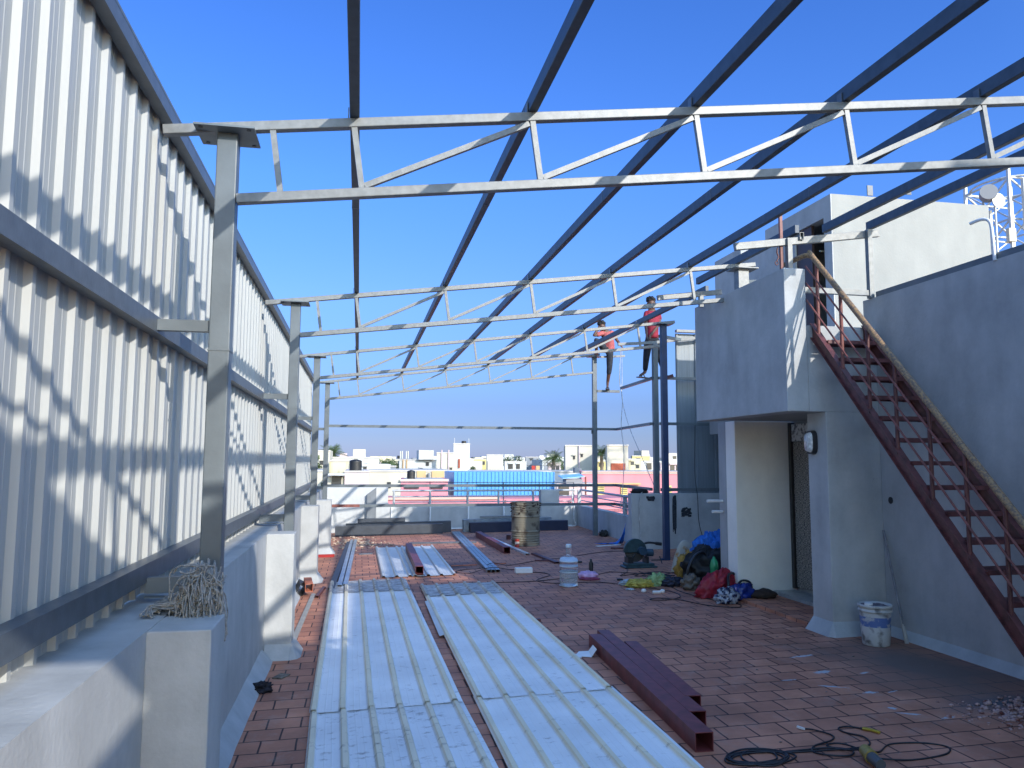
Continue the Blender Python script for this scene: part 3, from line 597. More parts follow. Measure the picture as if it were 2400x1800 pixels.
fsheet(.385, 12.2, .375, 16.3, .66, .010, 'left half of the short white sheets beyond the two long rows', SHC, 'short white roofing sheets')
fsheet(.86, 12.15, .88, 16.25, .66, .016, 'right half of the short white sheets beyond the two long rows', SHC, 'short white roofing sheets')
def boxtube(x0, y0, x1, y1, w_, h_, m, label, z=0, name='box_tube', cat='steel tube', grp=None, t_=.004):
    b = MB(); b.hollow((x0, y0, fz(x0)+h_/2+z), (x1, y1, fz(x1)+h_/2+z), w_, h_, t_)
    return tag(b.build(name, m), label, cat, grp)
G1 = 'maroon box tubes beside the right row of sheets'
MAR = mat('maroon_primer', (.17, .035, .035), .5, 0, .22, 9, .06, 50, detail=8)
boxtube(2.095, 4.60, 2.235, 7.30, .115, .115, MAR, 'maroon box tube with its open end nearest the camera', grp=G1, t_=.005)
boxtube(2.225, 4.98, 2.365, 7.45, .115, .115, MAR, 'middle maroon box tube, set back behind the nearest open end', z=.0, grp=G1, t_=.005)
boxtube(2.335, 5.3, 2.465, 6.95, .115, .115, MAR, 'shortest maroon box tube on the right side of its group', grp=G1, t_=.005)
boxtube(.955, 12.2, 1.00, 15.6, .12, .12, MAR, 'maroon box tube lying on the short white sheets', z=.035, t_=.005)
boxtube(2.775, 14.62, 2.73, 17.95, .12, .12, MAR, 'maroon box tube lying on bare tiles in front of the drum')
# scrap + channels
b = MB(); b.prism([(1.95, 6.98, .052), (2.08, 6.9, .055), (2.10, 7.06, .07), (2.02, 7.1, .06)], (0, 0, 1), .004); b.prism([(2.08, 6.9, .055), (2.13, 6.9, .12), (2.14, 7.05, .125), (2.10, 7.06, .07)], (0, 0, 1), .004)
b.prism([(1.9, 6.95, .05), (1.99, 6.9, .054), (2.02, 7.02, .053), (1.95, 7.06, .051)], (0, 0, 1), .005)
tag(b.build('sheet_scrap', WHITEP), 'curled white sheet scrap at the far end of the maroon tubes', 'scrap')
def chan(x0, y0, x1, y1, w_, k, m, label, h_=.05, lift=0):
    b = MB(); p = Vector((x0, y0, fz(x0)+lift)); q = Vector((x1, y1, fz(x1)+lift)); d = (q-p).normalized(); a = d.cross(Vector((0, 0, 1)))
    for i in range(k):
        c = a*((i+.5)*w_/k-w_/2); ww = w_/k*.86
        b.bar(p+c+Vector((0, 0, h_)), q+c+Vector((0, 0, h_)), ww, .004)
        for s_ in (-1, 1): b.bar(p+c+a*s_*ww/2+Vector((0, 0, h_/2)), q+c+a*s_*ww/2+Vector((0, 0, h_/2)), .003, h_)
    return tag(b.build('steel_channel', m), label, 'steel channel')
BLUG = mat('blue_grey_galv', (.24, .29, .34), .3, .4, .2, 8)
chan(2.12, 12.3, 2.33, 18.9, .21, 3, BLUG, 'bundle of shiny blue grey channels lying between the sheets and the jug', .045)
chan(3.10, 14.3, 2.88, 18.2, .09, 1, mat('pale_strip', (.6, .62, .64), .35, .2), 'pale strip of channel lying right of the maroon tube by the drum', .03)
chan(1.1, 16.9, 2.5, 16.66, .08, 1, DARKST, 'flat dark steel bar lying across in front of the long beam stack', .03)
chan(-.14, 11.45, -.02, 17.75, .07, 1, BLUG, 'left one of two thin silver tubes lying beside the low white piers', .05)
chan(-.22, 11.40, -.10, 17.75, .07, 1, BLUG, 'right one of two thin silver tubes lying beside the low white piers', .05)
chan(-.33, 11.3, -.16, 17.5, .10, 1, BLACK, 'dark channel lying along the two thin silver tubes on the left', .03)
chan(-.60, 7.9, -.55, 11.0, .06, 1, mat('bare_strip', (.36, .34, .3), .6, .1), 'long bare steel flat along the foot of the left piers', .012)
chan(-.49, 10.7, -.43, 11.45, .045, 1, RUSTD, 'short brown stick by the foot of the second pier', .03)
chan(.05, 15.3, .3, 15.32, .08, 1, DARKST, 'short grey offcut lying right of the two thin silver tubes', .02)
boxtube(-.73, 15.14, -.40, 15.12, .05, .05, mat('red_pipe', (.35, .02, .02), .5), 'thin red pipe at the foot of the third pier', name='pipe', cat='pipe')
BR = mat('orange_primer', (.42, .13, .07), .6, 0, .15, 20)
b = MB(); b.hollow((-.60, 10.83, .12), (-.64, 11.12, .16), .10, .11, .006); tag(b.build('tube_offcut', BR), 'orange primed tube offcut tilted at the foot of the second pier', 'tube offcut')
b = MB(); b.hollow((-.70, 10.88, .08), (-.74, 11.2, .11), .10, .12, .006, up=(.5, 0, 1)); tag(b.build('tube_offcut', BLACK), 'black tube offcut beside the orange one at the foot of the pier', 'tube offcut')
chan(1.56, 13.22, 2.0, 13.24, .05, 1, BR, 'left orange flat bar beside the shiny channel bundle', .012); chan(2.24, 13.26, 2.5, 13.27, .05, 1, BR, 'right orange flat bar crossing behind the shiny channel bundle', .012)
chan(3.22, 14.35, 3.33, 13.0, .10, 1, RUSTD, 'dark maroon bar lying on the tiles behind the water jug', .03); chan(3.05, 13.45, 3.35, 13.3, .07, 1, RUSTD, 'short maroon bar crossed under another one behind the water jug', .02)
# long beam stacks
BEAM = mat('dark_beam_paint', (.05, .06, .075), .42, 0, .12, 8); NV = mat('blue_black_paint', (.012, .02, .05), .4, 0, .12, 8)
G2 = 'long steel beams stacked before the far parapet'
def beam(x0, x1, y, z0, w_, h_, m, label):
    b = MB(); b.hollow((x0, y, fz(x0)+z0+h_/2), (x1, y-.05, fz(x1)+z0+h_/2), w_, h_, .006); tag(b.build('steel_beam', m), label, 'steel beam', G2)
beam(-.50, 2.03, 19.12, 0, .18, .235, BEAM, 'front long beam of the left stack by the far parapet')
beam(-.26, 2.26, 19.38, 0, .2, .27, BEAM, 'long beam just behind the front one of the left stack')
beam(.02, 1.15, 19.45, .28, .16, .09, BEAM, 'short beam lying on top of the left stack')
beam(2.68, 5.1, 18.98, 0, .2, .24, NV, 'front blue black beam of the right stack, passing behind the drum')
beam(2.55, 4.75, 19.25, 0, .22, .30, BLUG, 'rear beam of the right stack with its pale open end')
beam(2.98, 3.9, 19.3, .31, .12, .05, GALV, 'pale thin tube on top of the right stack')
# drum
DR = mat('rusty_drum', (.21, .185, .135), .8, .1, .15, 4, .25, 30, col2=(.05, .035, .026), thr=.43, detail=12)
zb = fz(3.4); b = MB(); pr = []
H_ = .88; Rr = .29
for i in range(89):
    z = H_*i/88; r_ = Rr
    for c in (.29, .59): r_ += .018*math.exp(-((z-c)/.012)**2)
    r_ += .006*math.sin(z*130)*(1 if (z < .24 or .68 < z < .86) else .15)
    if i in (0, 88): r_ += .006
    pr.append((r_, z))
b.lathe((3.41, 15.93, zb), pr, 32)
tt = thing('oil_drum', 'rusty beige steel drum with charred rim standing before the far beams', 'drum', (3.41, 15.93, zb))
b = MB(); b.lathe((3.41, 15.93, zb), pr+[(Rr-.004, H_), (Rr-.012, H_-.01), (Rr-.02, .05), (.001, .05)], 32)
for k, v in enumerate(b.v):
    if v[2] > zb+.8: b.v[k] = (v[0], v[1], v[2]+.015*noise.noise(Vector(v)*9))
b.build('shell', DR, tt)
b = MB().blob((3.41, 15.93, zb+.70), (.26, .26, .12), 5, .3, 4, False); b.build('contents', mat('charred', (.02, .018, .016), .95, 0, .5, 20), tt)
b = MB()
for k in range(40):
    a = rnd.uniform(2.5, 6.9); r_ = .295; z = rnd.triangular(.62, .875, .87)
    b.blob((3.41+(r_-.012)*math.cos(a), 15.93+(r_-.012)*math.sin(a), zb+z), (rnd.uniform(.02, .05), .012, rnd.uniform(.01, .03)), k, .6, 3, False, 8)
b.build('rust_scab', mat('rust_scab', (.05, .03, .022), .95, 0, .5, 40, .4), tt)
tag(MB().box(3.24, 3.33, 17.1, 17.19, fz(3.2), fz(3.2)+.1).build('tube_offcut', RUSTD, bevel=.004), 'small dark red block of tube left of the drum', 'tube offcut')
# red can
tt = thing('tin_can', 'small orange red tin can standing in front of the drum', 'can', (3.17, 15.62, fz(3.17)))
MB().lathe((3.17, 15.62, fz(3.17)), [(.045, 0), (.047, .004), (.045, .01), (.045, .15), (.047, .155), (.04, .16), (.001, .155)], 16).build('can', mat('red_tin', (.45, .05, .03), .4, .2, .2, 9), tt)
MB().lathe((3.17, 15.62, fz(3.17)), [(.0456, .06), (.0456, .11)], 16).build('label_band', mat('pale_band', (.5, .45, .4), .5, 0, .3, 40), tt)
# water jug
jx, jy = 2.91, 10.72; jz = fz(jx); S_ = 1.0
tt = thing('water_jug', 'large clear plastic water jug half full standing on the tiles', 'water jug', (jx, jy, jz))
JP = [(.105, 0), (.122, .012), (.127, .03), (.127, .05), (.124, .06), (.127, .07), (.127, .17), (.121, .178), (.128, .188), (.128, .2), (.121, .21), (.128, .225), (.128, .25), (.121, .262), (.128, .275), (.128, .30), (.121, .315), (.128, .33), (.128, .36), (.118, .385), (.09, .405), (.05, .415), (.035, .42), (.033, .44), (.036, .46), (.038, .52), (.038, .565), (.03, .575)]
gm = bpy.data.materials.new('clear_plastic'); gm.use_nodes = True; gp = gm.node_tree.nodes['Principled BSDF']
gp.inputs['Transmission Weight'].default_value = .93; gp.inputs['Roughness'].default_value = .09; gp.inputs['IOR'].default_value = 1.12; gp.inputs['Base Color'].default_value = (.93, .97, .99, 1)
b = MB(); b.lathe((jx, jy, jz), JP, 32); o_ = b.build('bottle', gm, tt)
wm = bpy.data.materials.new('water_clear'); wm.use_nodes = True; wp = wm.node_tree.nodes['Principled BSDF']
wp.inputs['Transmission Weight'].default_value = .85; wp.inputs['Roughness'].default_value = .12; wp.inputs['IOR'].default_value = 1.2; wp.inputs['Base Color'].default_value = (.86, .93, .95, 1)
b = MB(); b.lathe((jx, jy, jz), [(.001, .008)]+[(r-.006, z+.004) for r, z in JP if z < .225]+[(.001, .226)], 32); b.build('water', wm, tt)
fm_ = mat('frosted_rim', (.62, .68, .72), .35, 0, .1, 10)
b = MB()
for z in (.012, .194, .272, .342): b.lathe((jx, jy, jz), [(.1285, z), (.1295, z+.004), (.1285, z+.008)], 32)
b.lathe((jx, jy, jz), [(.038, .53), (.0405, .535), (.0405, .565), (.032, .577), (.001, .578)], 20)
b.build('rim_bands', fm_, tt)
# pink bag, bottle, blocks
tag(MB().blob((3.36, 11.3, fz(3.3)), (.15, .13, .075), 3, .3, 2.4).build('plastic_bag', mat('pink_bag', (.62, .38, .60), .45, 0, .2, 14, .3, 20)), 'crumpled pink plastic bag on the floor right of the water jug', 'bag')
tag(MB().blob((3.36, 11.22, fz(3.3)-.01), (.155, .12, .035), 9, .25, 2.4).build('plastic_bag', mat('crimson_bag', (.22, .03, .07), .5, 0, .2, 14)), 'dark crimson bag under the pink one', 'bag')
tt = thing('small_bottle', 'small black bottle standing behind the pink bag', 'bottle', (3.62, 12.0, fz(3.6))); MB().lathe((3.62, 12.0, fz(3.6)), [(.035, 0), (.035, .12), (.018, .16), (.016, .19), (.001, .19)], 14).build('body', BLACK, tt)
b = MB().box(2.43, 2.70, 12.08, 12.18, fz(2.5), fz(2.5)+.085); tag(b.build('polystyrene_block', WHITEP, bevel=.01), 'small white block on the tiles by the shiny channel bundle', 'block')
for i, (x, y, l) in enumerate(((3.72, 13.0, 'small black offcut alone on the tiles between jug and cut off saw'), (3.55, 10.9, None), (1.96, 8.55, 'tiny rusty chip beside the right row of sheets'), (3.75, 11.0, 'small black clip left of the yellow bag'))):
    if l: tag(MB().box(x-.04, x+.04, y-.025, y+.025, fz(x)-.001, fz(x)+.03).build('offcut', RUSTD if i == 2 else BLACK, bevel=.006), l, 'offcut')
# chips of plaster scattered
b = MB()
for k in range(150):
    u_ = rnd.random(); x = rnd.gauss(-.05, .28); y = rnd.gauss(17.6, .75)
    if x < -.6 or y > 18.9: continue
    s_ = rnd.uniform(.008, .035); b.blob((x, y, fz(x)), (s_*1.5, s_, s_*.6), k, .5, 3, True, 6)
for k in range(90):
    x = rnd.gauss(.25, .3); y = rnd.gauss(16.9, .25); s_ = rnd.uniform(.006, .02)
    if x < 1: b.blob((x, y, fz(x)), (s_*1.5, s_, s_*.6), k, .5, 3, True, 6)
o_ = b.build('plaster_debris', mat('pale_rubble', (.48, .36, .27), .9, 0, .3, 30)); tag(o_, 'pale plaster debris scattered before the left beam stack', 'debris', kind='stuff')
b = MB()
for k in range(700):
    x = rnd.gauss(4.62, .22); y = rnd.gauss(4.72, .15); s_ = rnd.uniform(.004, .019)
    if k % 6 == 0: x, y = rnd.uniform(4.0, 5.1), rnd.uniform(4.3, 5.1); s_ *= .5
    if x > 5.1: continue
    b.blob((x, y, fz(x)+max(0, .02-abs(x-4.65)*.06)*rnd.random()), (s_*1.3, s_, s_*.7), k, .6, 3, True, 6)
o_ = b.build('rubble_heap', mat('brick_rubble', (.42, .27, .24), .9, 0, .35, 14, .3, 60, col2=(.16, .045, .03), thr=.44)); tag(o_, 'small heap of grey and brick rubble at the right edge near the stair', 'rubble', kind='stuff')
b = MB()
for k in range(220):
    x = rnd.uniform(-.6, 5); y = rnd.uniform(4.5, 18); s_ = rnd.uniform(.004, .012)
    b.blob((x, y, fz(x)), (s_*1.5, s_, s_*.4), k, .5, 3, True, 4)
tag(b.build('floor_grit', mat('grit', (.22, .19, .17), .9, 0, .5, 60)), 'tiny chips and grit strewn over the tiles', 'grit', kind='stuff')
# black cloth + tile + mop rope
tag(MB().blob((-.70, 6.55, -.005), (.085, .09, .05), 11, .5, 3, True, 24, .5).build('rag', mat('black_rag', (.015, .014, .02), .9, 0, .5, 30)), 'crumpled black rag at the foot of the parapet', 'rag')
b = MB(); b.prism([(-.66, 6.90, 0), (-.58, 6.86, 0), (-.52, 6.98, 0), (-.60, 7.03, 0)], (0, 0, 1), .012); tag(b.build('stone_tile', mat('stone', (.16, .13, .10), .8, 0, .4, 30, .4)), 'small loose brown stone tile beside the parapet', 'tile')
b = MB(); rp = random.Random(5)
for k in range(190):
    x0 = rp.triangular(-.78, -.59, -.68); y0 = rp.uniform(3.74, 3.95); top = 1.335-((x0+.685)/.1)**2*.09-rp.uniform(0, .09); pts = []; ph = rp.uniform(0, 6); w1, w2 = rp.uniform(.004, .022), rp.uniform(2, 9)
    xe = x0+rp.uniform(-.05, .05); zb_ = .97+rp.uniform(-.06, .14)
    for j in range(8):
        q = j/7; sg = math.sin(min(1, q*2)*math.pi*.5)
        pts.append((x0+(xe-x0)*q+w1*math.sin(ph+q*w2), y0-(.05+.05*rp.random())*sg+.01*math.cos(ph*2+q*w2*1.3), top*(1-q)+zb_*q+.03*math.sin(q*math.pi)+w1*math.sin(ph+q*w2*1.7)))
    b.tube(pts, .0036, 5, 3)
for k in range(60):
    ph = rp.uniform(0, 6.28); cx = rp.gauss(-.69, .04); cz = rp.gauss(1.2, .06); ra = rp.uniform(.02, .07); ln = rp.uniform(.3, .7); el = rp.uniform(.5, 1.3)
    b.tube([(max(-.80, min(-.58, cx+ra*math.cos(ph+j*ln))), 3.735-rp.uniform(0, .03), max(1.0, min(1.33, cz+ra*el*math.sin(ph+j*ln*1.1)))) for j in range(7)], .0038, 5, 3)
for k in range(46):
    a = rp.uniform(-.5, .5); ph = rp.uniform(0, 6)
    b.tube([(-.72, 3.80+a*.1, 1.22), (-.79+.02*math.sin(ph), 3.80+a*.2, 1.165+.015*math.cos(ph)), (-.845-rp.uniform(0, .03), 3.82+a*.25, 1.14+rp.uniform(0, .03)), (-.87+.03*math.cos(ph), 3.80+a*.35, 1.13+rp.uniform(0, .015)), (-.84-rp.uniform(0, .06), 3.79+a*.3, 1.128)], .0036, 5, 4)
b.blob((-.69, 3.83, .98), (.085, .08, .30), 3, .3, 3, False, 20)
tag(b.build('rope_bundle', mat('old_rope', (.30, .295, .28), .9, 0, .25, 60, .3, 200)), 'tangled heap of grey cotton rope hung on the foot of the nearest column', 'rope')
# bucket
bx, by = 4.80, 6.72; bz = fz(bx)
tt = thing('paint_bucket', 'dirty white paint bucket with blue band in the corner by the stair wall', 'bucket', (bx, by, bz))
BK = mat('dirty_bucket', (.50, .50, .48), .5, 0, .1, 9, col2=(.17, .16, .15), thr=.42, detail=9)
MB().lathe((bx, by, bz), [(.001, .0), (.115, 0), (.12, .006), (.128, .12), (.139, .30), (.139, .305), (.148, .307), (.149, .325), (.139, .328), (.14, .345), (.151, .348), (.152, .37), (.146, .375), (.14, .36), (.001, .345)], 32).build('body', BK, tt)
MB().lathe((bx, by, bz), [(.1315, .175), (.1375, .265)], 32).build('label_band', mat('blue_label', (.10, .16, .36), .5, 0, .3, 18, col2=(.42, .43, .44), thr=.42, detail=8), tt)
MB().blob((bx, by, bz+.335), (.135, .135, .025), 2, .3, 3, True).build('dried_paint', mat('dried_paint', (.16, .14, .16), .8, 0, .5, 30), tt)
tag(MB().lathe((bx-.10, by-.05, bz+.362), [(.001, .0), (.034, 0), (.036, .03), (.033, .032), (.001, .02)], 18).build('plastic_cup', WHITEP), 'small white cup resting on the rim of the paint bucket', 'cup')
b = MB(); b.cyl((5.09, 6.68, fz(5.1)+.02), (5.175, 7.06, 1.12), .013, n=8); tt = thing('broom', 'thin pale stick leaning in the corner behind the paint bucket', 'stick', (5.09, 6.68, fz(5.1))); b.build('handle', mat('stick_wood', (.2, .2, .21), .7, 0, .3, 12), tt)
b = MB(); b.cyl((5.088, 6.672, fz(5.1)), (5.115, 6.80, .42), .02, .012, n=8); b.build('brush_tip', mat('pale_tip', (.4, .38, .34), .8), tt)
# cut-off saw
cx, cy = 4.48, 12.2; cz = fz(cx); SAW = mat('saw_paint', (.03, .065, .075), .45, .1, .2, 12)
tt = thing('cutoff_saw', 'dark green chop saw with round blade guard on the tiles by the blue column', 'chop saw', (cx, cy, cz))
b = MB(); b.box(cx-.27, cx+.27, cy-.14, cy+.14, cz, cz+.03); b.box(cx-.23, cx+.23, cy-.12, cy+.12, cz+.03, cz+.075); b.build('base', SAW, tt, bevel=.008)
b = MB(); n_ = 18; ring = [(cx-.06+.19*math.cos(math.pi*(-.05+1.1*i/n_)), cy-.03, cz+.27+.19*math.sin(math.pi*(-.05+1.1*i/n_))) for i in range(n_+1)]; b.prism(ring, (0, 1, 0), .06); b.build('blade_guard', SAW, tt, bevel=.006)
MB().cyl((cx-.06, cy-.004, cz+.26), (cx-.06, cy+.004, cz+.26), .175, n=32, smooth=False).build('blade', mat('blade', (.05, .045, .04), .7), tt)
b = MB(); b.cyl((cx+.03, cy-.14, cz+.27), (cx+.03, cy+.17, cz+.27), .065, n=16); b.cyl((cx+.12, cy+.0, cz+.23), (cx+.24, cy+.0, cz+.23), .06, n=14); b.build('motor', mat('saw_motor', (.03, .07, .11), .4, .1), tt)
b = MB(); b.tube([(cx-.2, cy, cz+.10), (cx-.1, cy, cz+.16), (cx+.02, cy+.02, cz+.31), (cx+.15, cy+.02, cz+.385), (cx+.33, cy+.02, cz+.375)], .018, 8); b.tube([(cx+.30, cy+.02, cz+.375), (cx+.40, cy+.02, cz+.36)], .027, 8); b.build('handle', BLACK, tt)
b = MB(); b.box(cx-.21, cx-.12, cy-.09, cy+.09, cz+.075, cz+.17); b.box(cx+.1, cx+.14, cy-.1, cy+.1, cz+.07, cz+.17); b.cyl((cx+.22, cy, cz+.11), (cx+.38, cy, cz+.11), .01, n=8); b.cyl((cx+.38, cy-.05, cz+.06), (cx+.38, cy+.05, cz+.16), .009, n=8); b.build('vice', BLACK, tt)
for k in range(5): pass
# blue tarp + flats
b = MB(); 
tp = [(5.02, 15.3, fz(5)+.01), (5.15, 15.05, fz(5)+.02), (5.16, 14.62, .13), (5.16, 14.62, .42), (5.15, 14.95, .55), (5.14, 15.1, .3)]
n_ = 10; vs = []
for i in range(n_+1):
    for j in range(n_+1):
        u_, v_ = i/n_, j/n_; x = 5.35-.55*v_*(1-u_*.75)+.03*noise.noise(Vector((u_*4, v_*5, 1))); y = 15.55-.25*u_+.1*v_; z = fz(x)+.015+.42*u_**3*(1-v_)**1.5+.03*noise.noise(Vector((u_*6, v_*6, 3)))
        vs.append((x, y, z))
b.add(vs, [(i*(n_+1)+j, i*(n_+1)+j+1, (i+1)*(n_+1)+j+1, (i+1)*(n_+1)+j) for i in range(n_) for j in range(n_)], True)
o_ = b.build('tarpaulin', mat('blue_tarp', (.02, .16, .62), .5, 0, .15, 12)); so_ = o_.modifiers.new('s', 'SOLIDIFY'); so_.thickness = .004
tag(o_, 'crumpled bright blue tarpaulin at the left end of the chest high wall', 'tarpaulin')
chan(4.7, 15.2, 5.25, 15.35, .06, 1, WHITEP, 'pale strip on the floor in front of the blue tarpaulin', .012); chan(4.85, 14.75, 5.35, 14.9-.35, .08, 1, RUSTD, 'dark brown bar on the floor below the blue tarpaulin', .03)
# pile of bags at the porch
def bag(c, s_, seed, colr, label, m=None, amp=.35, fr=2.2, cat='bag', rough=.6, name='bag'):
    mm = m or mat('bag_'+str(seed), colr, rough, 0, .25, 12, .35, 25)
    return tag(MB().blob((c[0], c[1], fz(c[0])+(c[2] if len(c) > 2 else 0)), s_, seed, amp, fr*1.2, True, 46, .32).build(name, mm), label, cat)
b = MB(); c0 = Vector((5.0, 11.55, fz(5)))
b.add([c0+Vector(v) for v in ((-.28, -.1, 0), (.28, -.1, 0), (.30, .15, 0), (-.22, .15, 0), (-.22, -.05, .3), (.16, -.05, .38), (.14, .12, .36), (-.12, .12, .3), (-.05, 0, .56), (.02, .04, .57))],
      [(0, 1, 5, 4), (1, 2, 6, 5), (2, 3, 7, 6), (3, 0, 4, 7), (4, 5, 8), (5, 6, 9, 8), (6, 7, 9), (7, 4, 8, 9)])
o_ = b.build('sack', mat('printed_sack', (.42, .38, .30), .6, 0, .1, 8, .5, 12, col2=(.36, .17, .03), thr=.42)); sb = o_.modifiers.new('s', 'SUBSURF'); sb.levels = sb.render_levels = 2
tag(o_, 'tall creased cream and orange sack at the back of the bag pile', 'sack')
bag((5.28, 11.2), (.34, .2, .40), 21, (.02, .17, .60), 'bright blue plastic sack at the back right of the bag pile', name='sack', cat='sack')
bag((5.02, 10.5, .22), (.2, .14, .16), 22, (.05, .03, .035), 'dark patterned cloth bundle in front of the blue sack')
bag((4.78, 10.3), (.36, .2, .34), 23, (.012, .013, .016), 'black rucksack in the middle of the bag pile', name='rucksack', cat='rucksack')
b = MB(); b.tube([(4.45, 10.15, .12), (4.42, 10.12, .32), (4.52, 10.14, .50), (4.66, 10.18, .56), (4.72, 10.2, .5)], .022, 6); b.build('strap', BLACK, col.objects['rucksack'])
bag((4.62, 10.6, .02), (.17, .14, .26), 24, (.36, .20, .03), 'mustard yellow bag wedged behind the black rucksack')
tt = thing('plastic_bottle', 'green plastic bottle leaning on the black rucksack', 'bottle', (4.72, 9.93, .2))
b = MB(); b.lathe((4.72, 9.95, .27), [(.001, -.02), (.03, -.01), (.055, .05), (.058, .13), (.045, .2), (.02, .235), (.018, .255), (.001, .256)], 18); b.build('body', mat('green_plastic', (.03, .30, .12), .25, 0, .2, 8), tt)
tt = thing('plastic_tub', 'small yellow plastic tub beside the porch pier', 'tub', (5.12, 10.62, .1))
b = MB(); b.lathe((5.05, 10.15, .1+.12), [(.001, .0), (.08, 0), (.095, .2), (.10, .2), (.10, .215), (.09, .215), (.078, .02)], 20); b.build('body', mat('yellow_plastic', (.55, .42, .03), .4), tt)
b = MB(); b.blob((4.42, 9.42, fz(4.4)+.0), (.24, .16, .21), 31, .3, 2.2, True, 48, .28)
for k, v in enumerate(b.v): b.v[k] = (v[0]+(v[2]-.1)*.5, v[1], v[2])
tt = thing('holdall', 'dark red sports holdall with black strap at the front of the bag pile', 'holdall', (4.42, 9.42, fz(4.4))); b.build('body', mat('red_nylon', (.30, .012, .03), .55, 0, .15, 10, .3, 18), tt)
b = MB(); b.tube([(4.53, 9.22, .12), (4.55, 9.2, .26), (4.6, 9.3, .37), (4.72, 9.4, .38), (4.82, 9.3, .3)], .018, 6); b.tube([(4.62, 9.2, .2), (4.75, 9.25, .31), (4.9, 9.3, .27), (4.86, 9.2, .14)], .014, 6); b.build('strap', BLACK, tt)
bag((4.66, 9.13), (.2, .11, .13), 32, (.01, .03, .22), 'royal blue plastic bag in front of the red holdall', rough=.35)
bag((4.42, 8.98), (.15, .10, .12), 33, (.28, .30, .36), 'clear plastic bag with dark navy things inside, frontmost of the pile', m=mat('cloudy_bag', (.38, .40, .46), .25, 0, .2, 16, .5, 20, col2=(.015, .02, .06), thr=.5), fr=3)
b = MB(); b.blob((4.93, 9.02, fz(4.9)+.035), (.16, .10, .07), 41, .2, 2); tag(b.build('folded_cloth', mat('brown_cloth', (.035, .022, .016), .9, 0, .3, 20)), 'folded dark brown cloth lying at the foot of the cream wall', 'cloth')
bag((4.40, 10.0), (.13, .1, .13), 34, (.16, .13, .10), 'small tan canvas bag left of the red holdall')
bag((4.70, 11.05), (.06, .05, .13), 35, (.55, .56, .58), 'white paper bag standing left of the rucksack', fr=3)
bag((4.30, 10.35), (.18, .12, .08), 36, (.02, .025, .05), 'dark navy cloth lying between yellow bags and rucksack')
bag((3.82, 10.38), (.20, .11, .07), 37, (.50, .42, .08), 'yellow mesh bag lying on the floor left of the pile', fr=3.5)
bag((4.10, 10.42, .0), (.16, .08, .11), 38, (.28, .42, .18), 'green and yellow printed packet standing behind the yellow mesh bag', fr=3)
bag((3.72, 10.55), (.13, .08, .05), 39, (.45, .52, .58), 'pale clear plastic wrap left of the green packet', fr=3)
bag((3.62, 10.2), (.06, .05, .015), 40, (.5, .55, .6), 'small shiny saucer shaped lid in front of the yellow mesh bag', name='lid', cat='lid')
for x, y, l in ((3.73, 9.98, 'small white plug left of two more on the floor'), (3.95, 9.88, 'rounded white plug adapter, rightmost of three on the floor')):
    tag(MB().blob((x, y, fz(x)), (.035, .03, .03), 3, .3, 2, True, 12).build('plug', WHITEP), l, 'plug', 'white plugs on the floor')
tag(MB().cyl((3.80, 9.84, fz(3.8)+.02), (3.90, 9.83, fz(3.8)+.02), .02, n=10).build('plug', WHITEP), 'short white tube between two white plugs on the floor', 'plug', 'white plugs on the floor')
bag((5.46, 17.1), (.10, .12, .09), 42, (.02, .022, .018), 'dark heap of leaves at the foot of the low far right parapet', name='leaf_heap', cat='leaves')
b = MB().blob((5.36, 14.5, 1.178), (.17, .09, .06), 43, .4, 2.5); tag(b.build('cloth', mat('black_cloth', (.012, .01, .012), .9, 0, .3, 20)), 'black cloth draped on the end of the chest high wall', 'cloth')
# ------------------------------------------------------------------ cables
def cable(pts, label, r=.0055, m=CABLE, name='cable'):
    P = [(p[0], p[1], (fz(p[0])+r+.001+.0 if len(p) < 3 else p[2])) for p in pts]
    return tag(MB().tube(P, r, 6, 8).build(name, m), label, 'cable')
tt = thing('extension_cable', 'coiled black cable with white connector on the tiles near the camera', 'cable', (2.5, 4.5, .05))
cp = [(2.867, 4.82), (2.93, 4.77), (2.99, 4.66), (2.93, 4.58), (2.78, 4.52), (2.72, 4.44), (2.78, 4.36), (2.9, 4.34), (2.95, 4.40), (2.86, 4.47), (2.72, 4.48), (2.6, 4.47)]
for k in range(6):
    rx, ry = .16+.04*math.sin(k*1.7), .10+.02*math.cos(k*2.1); c_ = (2.36+.03*math.sin(k*2.3), 4.43+.015*math.cos(k*3))
    for j in range(8): a = -j*math.pi/4+.2; cp.append((c_[0]+rx*math.cos(a)*(1 if k else 1.2), c_[1]+ry*math.sin(a)))
cp += [(2.6, 4.46), (2.85, 4.44), (3.0, 4.43), (3.12, 4.47), (3.16, 4.58), (3.10, 4.69), (3.10, 4.76), (3.18, 4.78), (3.25, 4.72), (3.30, 4.62)]
P = [(x, y, fz(x)+.006+.004*math.sin(i*1.3)**2) for i, (x, y) in enumerate(cp)]
MB().tube(P, .0055, 6, 8).build('cord', CABLE, tt)
MB().bar((2.855, 4.84, fz(2.86)+.012), (2.875, 4.79, fz(2.87)+.012), .014, .012).build('connector', WHITEP, tt)
b = MB(); b.tube([(3.30, 4.62, .085), (3.27, 4.68, .085), (3.24, 4.71, .083)], .010, 8); b.build('yellow_plug', mat('yellow_tape', (.42, .30, .03), .5), tt)
tt = thing('angle_grinder', 'small dusty yellow grinder with looped black cord at the bottom edge', 'grinder', (2.95, 4.22, .066))
b = MB(); b.cyl((2.96, 4.29, .115), (2.935, 4.19, .11), .034, .04, n=14); b.build('motor_housing', mat('dusty_yellow', (.30, .22, .05), .6, 0, .25, 25), tt)
b = MB(); b.cyl((2.935, 4.19, .11), (2.92, 4.09, .105), .033, .03, n=12); b.build('grip', mat('grey_grip', (.08, .085, .09), .6), tt)
